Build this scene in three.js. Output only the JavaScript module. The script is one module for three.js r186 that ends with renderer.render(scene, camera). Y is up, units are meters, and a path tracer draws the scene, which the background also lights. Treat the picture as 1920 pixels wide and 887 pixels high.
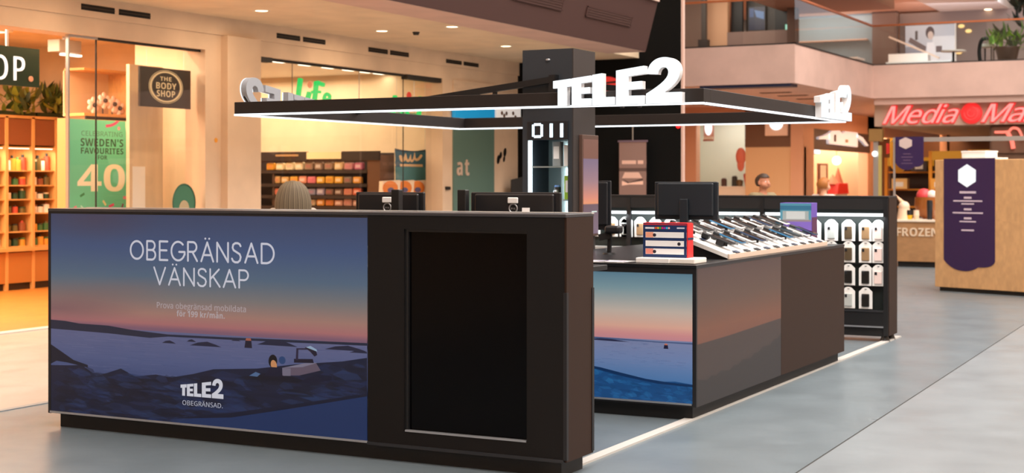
import * as THREE from 'three';
import { mergeGeometries, mergeVertices } from 'three/addons/utils/BufferGeometryUtils.js';
import { RoundedBoxGeometry } from 'three/addons/geometries/RoundedBoxGeometry.js';
import { MarchingCubes } from 'three/addons/objects/MarchingCubes.js';
import { FontLoader } from 'three/addons/loaders/FontLoader.js';
import { TextGeometry } from 'three/addons/geometries/TextGeometry.js';
import { RectAreaLightUniformsLib } from 'three/addons/lights/RectAreaLightUniformsLib.js';

// ---------------------------------------------------------------- camera, lights, exposure
const scene = new THREE.Scene();
const camera = new THREE.PerspectiveCamera(18.02, 1920 / 887, 0.1, 200);
camera.position.set(0, 1.55, 0);
camera.rotation.set(0, THREE.MathUtils.degToRad(27.5), 0);
camera.setViewOffset(1920, 887, 0, 104.5, 1920, 887);   // lens shifted down, verticals stay upright
camera.focus = 8.8;
camera.userData.fStop = 3.2;
const renderer = new THREE.WebGLRenderer({ antialias: true });
renderer.toneMapping = THREE.LinearToneMapping;
renderer.toneMappingExposure = 1.13;
renderer.shadowMap.enabled = true;
RectAreaLightUniformsLib.init();
scene.background = new THREE.Color(0x0b0d10);            // closed building: nothing of it is seen

const LV = { sky: 3.5, pot: 300, storeA: 11, storeB: 5, back: 8, led: 10, rack: 26, upper: 1.3 };
function area(w, h, [x, y, z], [tx, ty, tz], color, intensity) {
  const l = new THREE.RectAreaLight(color, intensity, w, h);
  l.position.set(x, y, z); l.lookAt(tx, ty, tz); scene.add(l); return l;
}
// atrium skylight
area(14, 38, [2, 13.65, -15], [2, 0, -15], 0xfff6ee, LV.sky);

// ---------------------------------------------------------------- helpers
let seed = 7;
const rnd = () => { seed = (seed * 1664525 + 1013904223) >>> 0; return seed / 4294967296; };
const rr = (a, b) => a + (b - a) * rnd();
const used = new Map(), origin = new WeakMap();
function numbered(n) { const k = used.get(n) || 0; used.set(n, k + 1); return k ? `${n}_${String(k).padStart(3, '0')}` : n; }
const std = (color, roughness = 0.6, metalness = 0, more = {}) => new THREE.MeshStandardMaterial({ color, roughness, metalness, ...more });
const glow = (color, s = 1, more = {}) => new THREE.MeshStandardMaterial({ color: 0x222222, emissive: color, emissiveIntensity: s, roughness: 0.5, ...more });
const phys = (o) => new THREE.MeshPhysicalMaterial(o);
const box = (x0, x1, y0, y1, z0, z1) => new THREE.BoxGeometry(Math.abs(x1 - x0), Math.abs(y1 - y0), Math.abs(z1 - z0)).translate((x0 + x1) / 2, (y0 + y1) / 2, (z0 + z1) / 2);
const rbox = (x0, x1, y0, y1, z0, z1, r = 0.006, s = 2) => new RoundedBoxGeometry(Math.abs(x1 - x0), Math.abs(y1 - y0), Math.abs(z1 - z0), s, r).translate((x0 + x1) / 2, (y0 + y1) / 2, (z0 + z1) / 2);
const cyl = (x, z, y0, y1, r0, r1 = r0, n = 20) => new THREE.CylinderGeometry(r1, r0, y1 - y0, n).translate(x, (y0 + y1) / 2, z);
function bar(a, b, w, h = w) {                            // a square bar from a to b
  const A = new THREE.Vector3(...a), Bv = new THREE.Vector3(...b), d = Bv.clone().sub(A), g = new THREE.BoxGeometry(w, h, d.length());
  const m = new THREE.Matrix4().lookAt(Bv, A, new THREE.Vector3(0, 1, 0)); m.setPosition(A.add(Bv).multiplyScalar(0.5)); return g.applyMatrix4(m);
}
function merge(list) {
  const plain = list.map((g) => { const q = g.index ? g.toNonIndexed() : g.clone(); for (const k of Object.keys(q.attributes)) if (!['position', 'normal', 'uv'].includes(k)) q.deleteAttribute(k); if (!q.attributes.uv) q.setAttribute('uv', new THREE.BufferAttribute(new Float32Array(q.attributes.position.count * 2), 2)); return q; });
  return mergeGeometries(plain);
}
function muv(g, s = 1) {                                  // uv in metres
  const q = g.index ? g.toNonIndexed() : g, p = q.attributes.position, n = q.attributes.normal, uv = new Float32Array(p.count * 2);
  for (let i = 0; i < p.count; i++) {
    const ax = Math.abs(n.getX(i)), ay = Math.abs(n.getY(i)), az = Math.abs(n.getZ(i));
    const [u, v] = ay > ax && ay > az ? [p.getX(i), -p.getZ(i)] : ax > az ? [p.getZ(i), p.getY(i)] : [p.getX(i), p.getY(i)];
    uv[2 * i] = u / s; uv[2 * i + 1] = v / s;
  }
  q.setAttribute('uv', new THREE.BufferAttribute(uv, 2)); return q;
}
function tag(o, label, category, group) { o.userData.label = label; o.userData.category = category; if (group) o.userData.group = group; return o; }
function thing(name, label, category, pos = [0, 0, 0], turn = 0, group) {
  const o = new THREE.Group(); o.name = numbered(name); o.position.set(...pos); o.rotation.y = turn; scene.add(o);
  origin.set(o, turn === 0 ? pos : [0, 0, 0]);
  return tag(o, label, category, group);
}
function part(parent, name, geo, mat, label) {            // geometry in world metres for unturned things, else in the thing's own axes
  const o = origin.get(parent) || [0, 0, 0], m = new THREE.Mesh(geo.translate(-o[0], -o[1], -o[2]), mat);
  m.name = name; parent.add(m); origin.set(m, o); if (label) m.userData.label = label; return m;
}
function solo(name, label, category, geo, mat, group) {   // a thing that is one mesh, its origin at the middle of its foot
  geo.computeBoundingBox(); const b = geo.boundingBox, c = [(b.min.x + b.max.x) / 2, b.min.y, (b.min.z + b.max.z) / 2];
  const m = new THREE.Mesh(geo.translate(-c[0], -c[1], -c[2]), mat); m.name = numbered(name); m.position.set(...c); scene.add(m); origin.set(m, c);
  return tag(m, label, category, group);
}
function struct(name, geo, mat, parent) {
  const m = new THREE.Mesh(geo, mat); m.name = parent ? name : numbered(name); (parent || scene).add(m); if (!parent) m.userData.kind = 'structure'; return m;
}
function copyOf(o, pos, turn, label, group) {
  const c = o.clone(); c.name = numbered(o.name.replace(/_\d{3}$/, '')); c.position.set(...pos); c.rotation.y = turn; scene.add(c);
  c.userData = { ...o.userData, label }; if (group) c.userData.group = group; return c;
}
function canvas(w, h, draw, more = {}) {
  const c = document.createElement('canvas'); c.width = w; c.height = h; const x = c.getContext('2d'); draw(x, w, h);
  const t = new THREE.CanvasTexture(c); t.colorSpace = THREE.SRGBColorSpace; t.anisotropy = 8; Object.assign(t, more); return t;
}
function hash(x, y, s) { let h = (x * 374761393 + y * 668265263 + s * 982451653) | 0; h = Math.imul(h ^ (h >>> 13), 1274126177); return ((h ^ (h >>> 16)) >>> 0) / 4294967296; }
function vnoise(x, y, per, s) {                           // periodic value noise
  const xi = Math.floor(x), yi = Math.floor(y), fx = x - xi, fy = y - yi, w = (a) => ((a % per) + per) % per, q = (t) => t * t * (3 - 2 * t);
  const a = hash(w(xi), w(yi), s), b = hash(w(xi + 1), w(yi), s), c = hash(w(xi), w(yi + 1), s), d = hash(w(xi + 1), w(yi + 1), s);
  return (a + (b - a) * q(fx)) * (1 - q(fy)) + (c + (d - c) * q(fx)) * q(fy);
}
function noiseTex(n, f, srgb, rep = 1) {                  // f(u, v, fbm) -> [r, g, b] in 0..255
  const d = new Uint8Array(n * n * 4);
  const fbm = (u, v, k, s, o = 4) => { let t = 0, a = 0.5, m = 0; for (let i = 0; i < o; i++) { t += a * vnoise(u * k, v * k, k, s + i); m += a; a *= 0.5; k *= 2; } return t / m; };
  for (let y = 0; y < n; y++) for (let x = 0; x < n; x++) { const c = f(x / n, y / n, fbm), i = (y * n + x) * 4; d[i] = c[0]; d[i + 1] = c[1]; d[i + 2] = c[2]; d[i + 3] = 255; }
  const t = new THREE.DataTexture(d, n, n); t.wrapS = t.wrapT = THREE.RepeatWrapping; t.magFilter = THREE.LinearFilter; t.minFilter = THREE.LinearMipmapLinearFilter; t.generateMipmaps = true;
  if (srgb) t.colorSpace = THREE.SRGBColorSpace; t.repeat.set(rep, rep); t.needsUpdate = true; return t;
}
const mottle = noiseTex(256, (u, v, f) => { const k = 240 + 12 * (f(u, v, 6, 1) * 2 - 1) ; return [k, k, k]; }, true);
const rough = noiseTex(256, (u, v, f) => { const k = 200 + 45 * (f(u, v, 10, 11) * 2 - 1); return [k, k, k]; }, false);
const grain = noiseTex(256, (u, v, f) => { const k = 236 + 15 * (f(u, v * 0.5, 24, 5, 3) * 2 - 1) + 10 * (f(u, v, 4, 9) - 0.5); return [k, k * 0.985, k * 0.96]; }, true);
const FB = await new FontLoader().loadAsync('fonts/droid/droid_sans_bold.typeface.json');
const FR = await new FontLoader().loadAsync('fonts/droid/droid_sans_regular.typeface.json');
function letters(s, size, depth, font = FB, bevel = 0) {  // text in the xy plane, its first letter at x = 0
  return new TextGeometry(s, { font, size, depth, curveSegments: 5, bevelEnabled: bevel > 0, bevelSize: bevel, bevelThickness: bevel, bevelSegments: 2 });
}
function extrude(pts, depth, bevel = 0) {
  const s = pts instanceof THREE.Shape ? pts : new THREE.Shape(pts.map((p) => new THREE.Vector2(...p)));
  return new THREE.ExtrudeGeometry(s, { depth, bevelEnabled: bevel > 0, bevelSize: bevel, bevelThickness: bevel, bevelSegments: 2, curveSegments: 14 });
}

// ---------------------------------------------------------------- materials of the building
const W = {
  plaster: std(0xe8cdb2, 0.75, 0, { map: mottle }), plasterPink: std(0xe0bdb0, 0.75, 0, { map: mottle }), ceil: std(0xf0d8b8, 0.8, 0, { map: mottle }),
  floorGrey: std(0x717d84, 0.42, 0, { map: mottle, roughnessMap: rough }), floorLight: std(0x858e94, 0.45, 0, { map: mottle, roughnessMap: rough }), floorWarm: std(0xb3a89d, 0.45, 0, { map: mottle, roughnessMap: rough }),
  fascia: std(0x42251f, 0.7), brown: std(0x8d6e5f, 0.7), black: phys({ color: 0x060606, roughness: 0.8, specularIntensity: 0.35 }), cream: std(0xead2b0, 0.7, 0, { map: mottle }), oak: std(0xd8b183, 0.55, 0, { map: grain }), orangeWood: std(0xe6b06c, 0.55, 0, { map: grain }),
  strip: std(0xc4c1bc, 0.4), dark: std(0x24211f, 0.6), steel: std(0xb8b9bb, 0.35, 0.8), white: std(0xf2efe9, 0.5), teal: std(0x5c7a72, 0.6), shopFloor: std(0xd08a3c, 0.4, 0, { map: grain }),
  rail: std(0xb8673c, 0.4), greyWall: std(0xb9b2a6, 0.7),
};
const glass = phys({ color: 0xffffff, transmission: 1, thickness: 0, roughness: 0.0, ior: 1.5 });
const glassRail = phys({ color: 0xe3ebe8, transmission: 1, thickness: 0, roughness: 0.0, ior: 1.5 });

// ---------------------------------------------------------------- the building
// floors: grey lane under the stand, pale lane left, white lane right of the dark joint (the joint runs slightly askew)
const jx = (z) => -2.323 - 0.0232 * (-7.71 - z);
function slab(pts, mat, name) {
  const g = extrude(pts.map(([x, z]) => [x, -z]), 0.2).rotateX(-Math.PI / 2).translate(0, -0.2, 0); return struct(name, muv(g, 2.2), mat);
}
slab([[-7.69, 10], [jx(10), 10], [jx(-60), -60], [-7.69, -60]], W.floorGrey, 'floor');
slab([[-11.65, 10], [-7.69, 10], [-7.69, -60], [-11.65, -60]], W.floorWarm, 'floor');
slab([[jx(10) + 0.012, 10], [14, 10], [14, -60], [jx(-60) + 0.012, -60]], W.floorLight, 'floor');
slab([[-19, 10], [-11.65, 10], [-11.65, -60], [-19, -60]], W.shopFloor, 'floor');
struct('trim_1', extrude([[jx(10), -10], [jx(10) + 0.014, -10], [jx(-60) + 0.014, 60], [jx(-60), 60]], 0.2).rotateX(-Math.PI / 2).translate(0, -0.203, 0), W.dark);
struct('trim_2', box(-3.475, -3.405, -0.01, 0.012, -6.2, -14.9), W.strip);
struct('trim_3', box(-7.72, -7.66, -0.01, 0.006, 8, -16), W.floorLight);
struct('trim_4', box(-11.66, -11.5, -0.01, 0.012, -8.5, -11.98), W.strip);

// storefront wall at x = -11.5 with two shop windows and an open entrance
const SX = -11.5, ST = -11.8;
for (const g of [merge([box(ST, SX, 3.12, 3.53, 9, -22.3), box(ST, SX + 0.03, 3.315, 3.53, 9, -22.3)]), box(ST, SX, 0, 3.12, 9, -8.5), merge([box(ST, SX, 0, 3.12, -14.14, -15.185), box(ST, SX + 0.1, 0, 3.31, -14.44, -15.1)]), box(ST, SX, 0, 3.12, -19.79, -20.09), box(ST, SX, 0, 3.12, -21.43, -22.3)]) struct('wall_left', muv(g, 2), W.plaster);
struct('wall_upper', muv(merge([box(-11.8, -11.5, 4.3, 14, 9, -24), box(-18.4, -18.1, 0, 4.3, 9, -24), box(-18.4, -11.8, 0, 4.3, 8.7, 9)]), 2), W.plaster);
struct('wall_teal', box(ST, SX + 0.02, 0, 2.9, -20.09, -21.43), W.teal);
struct('wall_teal_head', box(ST, SX + 0.02, 2.9, 3.12, -20.09, -21.43), W.plaster);
// gallery slab: ceiling of the arcade, its edge leaning outwards
const gal = (z0, z1, pts, mat, name) => struct(name, muv(extrude(pts, z0 - z1).translate(0, 0, z1), 2), mat);
gal(9, -21.2, [[-18.3, 3.53], [-9.38, 3.53], [-9.38, 4.28], [-18.3, 4.28]], W.ceil, 'ceiling');
gal(-21.2, -22.3, [[-18.3, 3.53], [-9.3, 3.53], [-9.3, 4.28], [-18.3, 4.28]], W.ceil, 'ceiling');
gal(9, -21.2, [[-9.38, 3.525], [-8.74, 3.525], [-8.74, 3.56], [-9.38, 3.56]], W.plasterPink, 'trim_5');
gal(9, -21.2, [[-9.38, 3.56], [-8.73, 3.53], [-8.53, 4.28], [-9.38, 4.28]], W.fascia, 'beam_gallery');
gal(9, -21.2, [[-8.6, 4.28], [-8.5, 4.28], [-8.5, 4.36], [-8.6, 4.36]], W.plasterPink, 'trim_6');
// partitions and backs of the two shops
struct('wall_shop', muv(merge([box(-18.1, -13.0, 0, 3.53, -16.5, -16.6), box(-13.0, -12.9, 0, 3.53, -14.6, -16.6), box(-12.9, ST, 0, 3.53, -14.6, -14.7), box(-18.1, ST, 0, 3.53, -20.3, -20.5), box(-18.1, ST, 0, 3.53, -8.3, -8.5)]), 2), W.cream);
// black shaft, floor to roof
struct('wall_black', box(-11.5, -8.575, 0, 9, -22.3, -22.38), W.black);
struct('trim_7', box(-8.575, -8.535, 0, 9, -22.3, -22.36), W.plasterPink);
// balcony slabs
struct('balcony', muv(box(-18, -8.855, 3.53, 4.32, -29.4, -48), 2), W.plasterPink);
struct('balcony', muv(box(-8.855, 14, 3.53, 4.32, -35.8, -60), 2), W.plasterPink);
struct('trim_8', box(-10.9, -8.95, 3.47, 3.53, -29.42, -29.9), std(0x1a2340, 0.5));
struct('trim_9', box(-8.855, 14, 3.38, 3.53, -35.9, -36.1), W.plasterPink);
struct('roof', merge([box(-18.5, 14.3, 13.9, 14.2, 10, -60), box(-18.5, -5, 13.6, 13.9, 10, -60), box(9, 14.3, 13.6, 13.9, 10, -60), box(-5, 9, 13.6, 13.9, 10, 4), box(-5, 9, 13.6, 13.9, -34, -60)]), W.plaster);
struct('wall_right', muv(box(14, 14.3, 0, 14, 10, -60), 2), W.plaster);
struct('wall_back', muv(box(-18.5, 14.3, 0, 14, 10, 10.3), 2), W.plaster);
struct('wall_far', muv(box(-18.5, 14.3, 0, 14, -60, -60.3), 2), W.brown);
struct('wall_side', muv(box(-18.5, -18.2, 0, 14, -22, -60), 2), W.brown);
solo('skylight_window', 'long frosted skylight in the roof above the mall floor', 'skylight', box(-5, 9, 13.68, 13.74, 4, -34), glow(0xfff6ee, 2.4));
// arcade downlights
const potMat = glow(0xffe2b8, 5), rimMat = std(0xe9dfd2, 0.4);
function pot(x, y, z, label, on = true, r = 0.085) {
  const t = thing('downlight', label, 'downlight', [x, y, z], 0, 'round recessed ceiling downlights');
  const ring = [[r * 0.82, -0.002], [r * 1.15, -0.008], [r * 1.2, 0]].map((p) => new THREE.Vector2(...p));
  part(t, 'rim', new THREE.LatheGeometry(ring, 20).translate(x, y, z), rimMat);
  part(t, 'lamp_face', cyl(x, z, y - 0.004, y + 0.002, r * 0.84, r * 0.84, 20), potMat);
  if (on) area(r * 1.4, r * 1.4, [x, y - 0.03, z], [x, 0, z], 0xffdcb4, LV.pot);
}
pot(-10.62, 3.53, -16.68, 'round ceiling downlight nearest the vent pair in the middle of the arcade ceiling');
pot(-9.53, 3.53, -16.64, 'round ceiling downlight close to the brown gallery edge');
pot(-10.6, 3.53, -14.05, 'round ceiling downlight above the white pier between the two shop windows');
pot(-10.6, 3.53, -11.4, 'round ceiling downlight before the open shop entrance');
pot(-10.2, 3.53, -19.4, 'round ceiling downlight before the teal wall');
pot(-12.15, 3.53, -13.35, 'round ceiling spot inside the shop above the mint green poster');
pot(-10.4, 3.53, -8.6, 'round ceiling downlight nearest the front end of the arcade');
solo('smoke_detector', 'tiny dark smoke detector on the arcade ceiling', 'detector', cyl(-10.3, -17.02, 3.49, 3.53, 0.035, 0.05, 14), W.dark);
// slot vents on the bulkhead and the gallery edge
function vent(z0, z1, y0, y1, label) {
  const t = thing('air_vent', label, 'vent', [SX + 0.03, y0, (z0 + z1) / 2], 0, 'slot vents over the shop windows');
  const m = (z0 + z1) / 2;
  for (const [a, b] of [[z0, m + 0.035], [m - 0.035, z1]]) {
    part(t, 'slot', box(SX + 0.03, SX + 0.036, y0, y1, a, b), std(0x120d0a, 0.8));
    part(t, 'louver', box(SX + 0.036, SX + 0.042, (y0 + y1) / 2 - 0.004, (y0 + y1) / 2 + 0.004, a, b), std(0x3a2c22, 0.6));
  }
}
vent(-12.04, -13.13, 3.385, 3.45, 'dark double slot vent above the glass logo panel');
vent(-15.52, -16.6, 3.375, 3.44, 'dark double slot vent above the left end of the sweets shop window');
vent(-17.66, -18.74, 3.365, 3.43, 'dark double slot vent above the right end of the sweets shop window');
vent(-19.84, -20.87, 3.36, 3.42, 'dark double slot vent above the teal wall, farthest of the row');
function galVent(z0, z1, label) {
  const c = [-8.62, 3.9, (z0 + z1) / 2], t = thing('gallery_vent', label, 'vent', c, 0, 'vents in the brown gallery edge');
  const tilt = Math.atan2(0.2, 0.75), L = z0 - z1, place = (g, dx) => g.rotateZ(-tilt).translate(c[0] - 0.006 + dx, c[1], c[2]);
  part(t, 'frame', place(merge([box(-0.006, 0.006, -0.075, -0.06, -L / 2, L / 2), box(-0.006, 0.006, 0.06, 0.075, -L / 2, L / 2), box(-0.006, 0.006, -0.075, 0.075, L / 2 - 0.03, L / 2), box(-0.006, 0.006, -0.075, 0.075, -L / 2, -L / 2 + 0.03)]), 0.006), W.fascia);
  part(t, 'dark_slot', place(box(-0.003, 0.003, -0.06, 0.06, -L / 2 + 0.03, L / 2 - 0.03), 0.004), std(0x4a302a, 0.8));
  for (let i = 0; i < 3; i++) part(t, 'louver', place(box(-0.004, 0.008, -0.04 + i * 0.035, -0.03 + i * 0.035, -L / 2 + 0.03, L / 2 - 0.03), 0.005), W.fascia);
}
galVent(-16.6, -18.05, 'long vent in the brown gallery edge, cut by the top of the picture');
galVent(-18.8, -20.4, 'long vent in the brown gallery edge beside the black shaft');

// ---------------------------------------------------------------- the stand: counter, table, rack, canopy
const K = {
  body: phys({ color: 0x0f0c0c, roughness: 0.7, specularIntensity: 0.6 }), side: phys({ color: 0x2d190d, roughness: 0.6, specularIntensity: 0.6 }), edge: std(0x15151a, 0.5), top: std(0x3a3a3e, 0.35), lightEdge: std(0xc9c6c0, 0.4), plinth: std(0x111113, 0.6),
  screen: phys({ color: 0x040304, roughness: 0.15, specularIntensity: 0.3 }), black: std(0x121316, 0.45), charcoal: std(0x23252a, 0.5), plastic: std(0x1b1c20, 0.4), white: std(0xf4f4f4, 0.4), alu: std(0xb9bcc2, 0.3, 0.7),
};
// the printed evening seascape; part of it repeats on the table
function seascape(x, w, h, full) {
  let g = x.createLinearGradient(0, 0, 0, h);
  const stops = full ? [[0, '#45506f'], [0.16, '#4a5f86'], [0.3, '#5f7488'], [0.4, '#8b8480'], [0.48, '#b98a7a'], [0.53, '#bf7a78'], [0.555, '#8f6678']] : [[0, '#5f8193'], [0.12, '#7d98a0'], [0.3, '#c3b3a6'], [0.42, '#dba894'], [0.48, '#cf8d8c'], [0.52, '#c58890']];
  for (const [s, c] of stops) g.addColorStop(s, c);
  g.addColorStop(1, full ? '#8f6678' : '#c58890'); x.fillStyle = g; x.fillRect(0, 0, w, h);
  if (full) {                                             // hazy mauve clouds at the left
    for (const [cx, cy, rx, ry, a, col] of [[0.16, 0.02, 0.22, 0.12, 0.5, '90,70,85'], [0.1, 0.42, 0.3, 0.09, 0.4, '150,95,95'], [0.02, 0.48, 0.3, 0.06, 0.5, '120,85,100'], [0.28, 0.36, 0.2, 0.06, 0.25, '150,110,105']]) {
      x.save(); x.translate(cx * w, cy * h); x.scale(rx * w, ry * h); const q = x.createRadialGradient(0, 0, 0, 0, 0, 1); q.addColorStop(0, `rgba(${col},${a})`); q.addColorStop(1, `rgba(${col},0)`); x.fillStyle = q; x.fillRect(-1, -1, 2, 2); x.restore();
    }
  }
  const hz = full ? 0.565 : 0.52;
  g = x.createLinearGradient(0, hz * h, 0, h); const sea = full ? ['#6d6f93', '#5c6690', '#3c4c78', '#1c2c52'] : ['#7d84a6', '#6f83ad', '#4d76a8', '#1f5b93'];
  sea.forEach((c, i) => g.addColorStop(i / 3, c)); x.fillStyle = g; x.fillRect(0, hz * h, w, h);
  x.globalAlpha = 0.25;
  for (let i = 0; i < 220; i++) { x.fillStyle = i % 2 ? '#8b86a5' : '#40507e'; const y = hz + 0.01 + 0.2 * rnd() ** 1.5; x.fillRect(rnd() * w, y * h, (0.02 + 0.07 * rnd()) * w, 1.5 + 2 * rnd()); }
  x.globalAlpha = 1;
  const blob = (pts, col) => { x.fillStyle = col; x.beginPath(); pts.forEach(([a, b], i) => (i ? x.lineTo(a * w, b * h) : x.moveTo(a * w, b * h))); x.closePath(); x.fill(); };
  const rocks = (pts, cols, n, y0) => {
    blob([...pts, [1.01, 1.01], [-0.01, 1.01]], cols[0]);
    for (let i = 0; i < n; i++) {                         // weathered slabs
      const a = rnd(), k = pts.findIndex((p) => p[0] > a), [x1, y1] = pts[Math.max(0, k - 1)], [x2, y2] = pts[Math.max(0, k)], top = y1 + (y2 - y1) * ((a - x1) / Math.max(1e-3, x2 - x1));
      const b = top + 0.015 + (1 - top) * rnd(), l = 0.02 + 0.08 * rnd(), d = 0.004 + 0.022 * rnd();
      x.globalAlpha = 0.2 + 0.3 * rnd(); blob([[a, b], [a + l * 0.4, b - d], [a + l, b - d * 0.4], [a + l * 1.2, b + d * 0.6], [a + l * 0.5, b + d * 0.9]], cols[1 + (i % (cols.length - 1))]);
    }
    x.globalAlpha = 1;
  };
  if (full) {
    blob([[-0.01, 0.538], [0.05, 0.541], [0.1, 0.55], [0.2, 0.552], [0.28, 0.566], [0.345, 0.573], [0.4, 0.578], [0.6, 0.574], [0.8, 0.568], [1.01, 0.562], [1.01, 0.574], [0.6, 0.585], [0.4, 0.588], [0.34, 0.6], [0.2, 0.59], [-0.01, 0.583]], '#242a40');
    for (const [a, b, l, d] of [[0.38, 0.613, 0.045, 0.007], [0.46, 0.6, 0.03, 0.006], [0.47, 0.612, 0.1, 0.011], [0.68, 0.585, 0.12, 0.014], [0.88, 0.59, 0.12, 0.011], [0.95, 0.603, 0.06, 0.006], [0.6, 0.585, 0.03, 0.004]]) blob([[a, b + d], [a + l * 0.25, b - d * 0.4], [a + l * 0.55, b - d], [a + l * 0.8, b], [a + l, b + d]], '#23263f');
    blob([[0.644, 0.584], [0.662, 0.584], [0.664, 0.618], [0.641, 0.618]], '#1d1b30'); blob([[0.646, 0.572], [0.66, 0.572], [0.662, 0.584], [0.644, 0.584]], '#b5664f');   // buoy
    rocks([[-0.01, 0.77], [0.05, 0.765], [0.11, 0.758], [0.16, 0.806], [0.2, 0.785], [0.243, 0.76], [0.29, 0.794], [0.36, 0.776], [0.41, 0.785], [0.48, 0.76], [0.545, 0.73], [0.68, 0.712], [0.8, 0.678], [0.93, 0.652], [1.01, 0.625]], ['#141d38', '#2b426e', '#080f22', '#1f3460', '#0a1228'], 420);
    blob([[-0.01, 0.655], [0.03, 0.69], [0.08, 0.735], [0.13, 0.755], [0.13, 0.768], [0.06, 0.75], [0.02, 0.745], [-0.01, 0.77]], '#10172c');
    blob([[0.52, 0.955], [0.75, 0.885], [1.01, 0.79], [1.01, 1.01], [0.4, 1.01]], '#1a3462'); blob([[0.4, 0.985], [0.6, 0.93], [0.78, 0.868], [1.01, 0.785], [1.01, 0.797], [0.78, 0.886], [0.6, 0.952]], '#0d1630');
    // two friends lying on the rock beside a wooden box with a lamp arm
    blob([[0.66, 0.75], [0.7, 0.735], [0.735, 0.715], [0.79, 0.74], [0.83, 0.755], [0.8, 0.765], [0.68, 0.762]], '#0b1024'); blob([[0.655, 0.748], [0.675, 0.728], [0.69, 0.735], [0.68, 0.75]], '#56749c');
    blob([[0.755, 0.7], [0.815, 0.685], [0.855, 0.668], [0.868, 0.7], [0.805, 0.73], [0.755, 0.735]], '#6c5d6c'); blob([[0.755, 0.7], [0.78, 0.7], [0.78, 0.735], [0.757, 0.737]], '#7e7788'); blob([[0.755, 0.7], [0.82, 0.672], [0.858, 0.666], [0.815, 0.69]], '#8a8496');
    blob([[0.79, 0.655], [0.845, 0.65], [0.848, 0.668], [0.79, 0.672]], '#17142a'); blob([[0.795, 0.66], [0.797, 0.605], [0.83, 0.602], [0.83, 0.609], [0.803, 0.611], [0.802, 0.66]], '#2c2540');
    blob([[0.822, 0.6], [0.835, 0.592], [0.853, 0.602], [0.858, 0.63], [0.85, 0.638], [0.838, 0.618]], '#221c30'); blob([[0.825, 0.598], [0.838, 0.59], [0.856, 0.605], [0.858, 0.615]], '#a4bdd3');
    x.fillStyle = '#0d0b16'; x.beginPath(); x.ellipse(0.727 * w, 0.672 * h, 0.013 * w, 0.03 * h, 0.1, 0, 7); x.fill(); x.fillStyle = '#e09a64'; x.beginPath(); x.ellipse(0.73 * w, 0.69 * h, 0.009 * w, 0.024 * h, -0.3, 0, 7); x.fill();
    x.fillStyle = '#2c4a78'; x.beginPath(); x.ellipse(0.755 * w, 0.665 * h, 0.01 * w, 0.018 * h, 0, 0, 7); x.fill(); blob([[0.72, 0.7], [0.75, 0.7], [0.755, 0.74], [0.7, 0.745]], '#0e1430'); blob([[0.83, 0.735], [0.87, 0.72], [0.9, 0.722], [0.9, 0.74], [0.85, 0.76], [0.8, 0.768]], '#0e1530');
    // lettering
    x.fillStyle = '#e9e7ee'; x.textAlign = 'center'; x.textBaseline = 'alphabetic';
    const line = (s, cx, base, width, cap, weight = '') => { x.save(); x.font = `${weight} ${(cap * h) / 0.72}px sans-serif`; const k = (width * w) / x.measureText(s).width; x.translate(cx * w, base * h); x.scale(k, 1); x.fillText(s, 0, 0); x.restore(); };
    // thin round-ended capitals drawn as pen strokes: [width, strokes]
    const GL = { O: [0.92, ['e.46,.5,.44,.48']], B: [0.62, ['m0,0 0,1 .3,1', 'a.3,.76,.24,90,-90', 'm.3,.52 0,.52', 'a.32,.26,.26,90,-90', 'm.32,0 0,0']], E: [0.56, ['m.54,1 0,1 0,0 .54,0', 'm0,.52 .48,.52']], G: [0.86, ['a.45,.5,.46,45,340', 'm.9,.32 .9,.46 .52,.46']], R: [0.64, ['m0,0 0,1 .32,1', 'a.32,.74,.26,90,-90', 'm.32,.48 0,.48', 'm.3,.48 .62,0']], A: [0.8, ['m0,0 .4,1 .8,0', 'm.13,.33 .67,.33']], 'Ä': [0.8, ['m0,0 .4,1 .8,0', 'm.13,.33 .67,.33', 'd.27,1.2', 'd.53,1.2']], N: [0.72, ['m0,0 0,1 .72,0 .72,1']], S: [0.6, ['m.56,.85 .5,.95 .38,1 .22,1 .08,.92 .04,.76 .1,.63 .3,.53 .5,.43 .57,.28 .52,.1 .38,0 .2,0 .07,.06 0,.18']], D: [0.76, ['m0,0 0,1 .28,1', 'a.28,.5,.5,90,-90', 'm.28,0 0,0']], V: [0.8, ['m0,1 .4,0 .8,1']], K: [0.66, ['m0,0 0,1', 'm.6,1 0,.42', 'm.2,.58 .66,0']], P: [0.62, ['m0,0 0,1 .32,1', 'a.32,.72,.28,90,-90', 'm.32,.44 0,.44']] };
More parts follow.
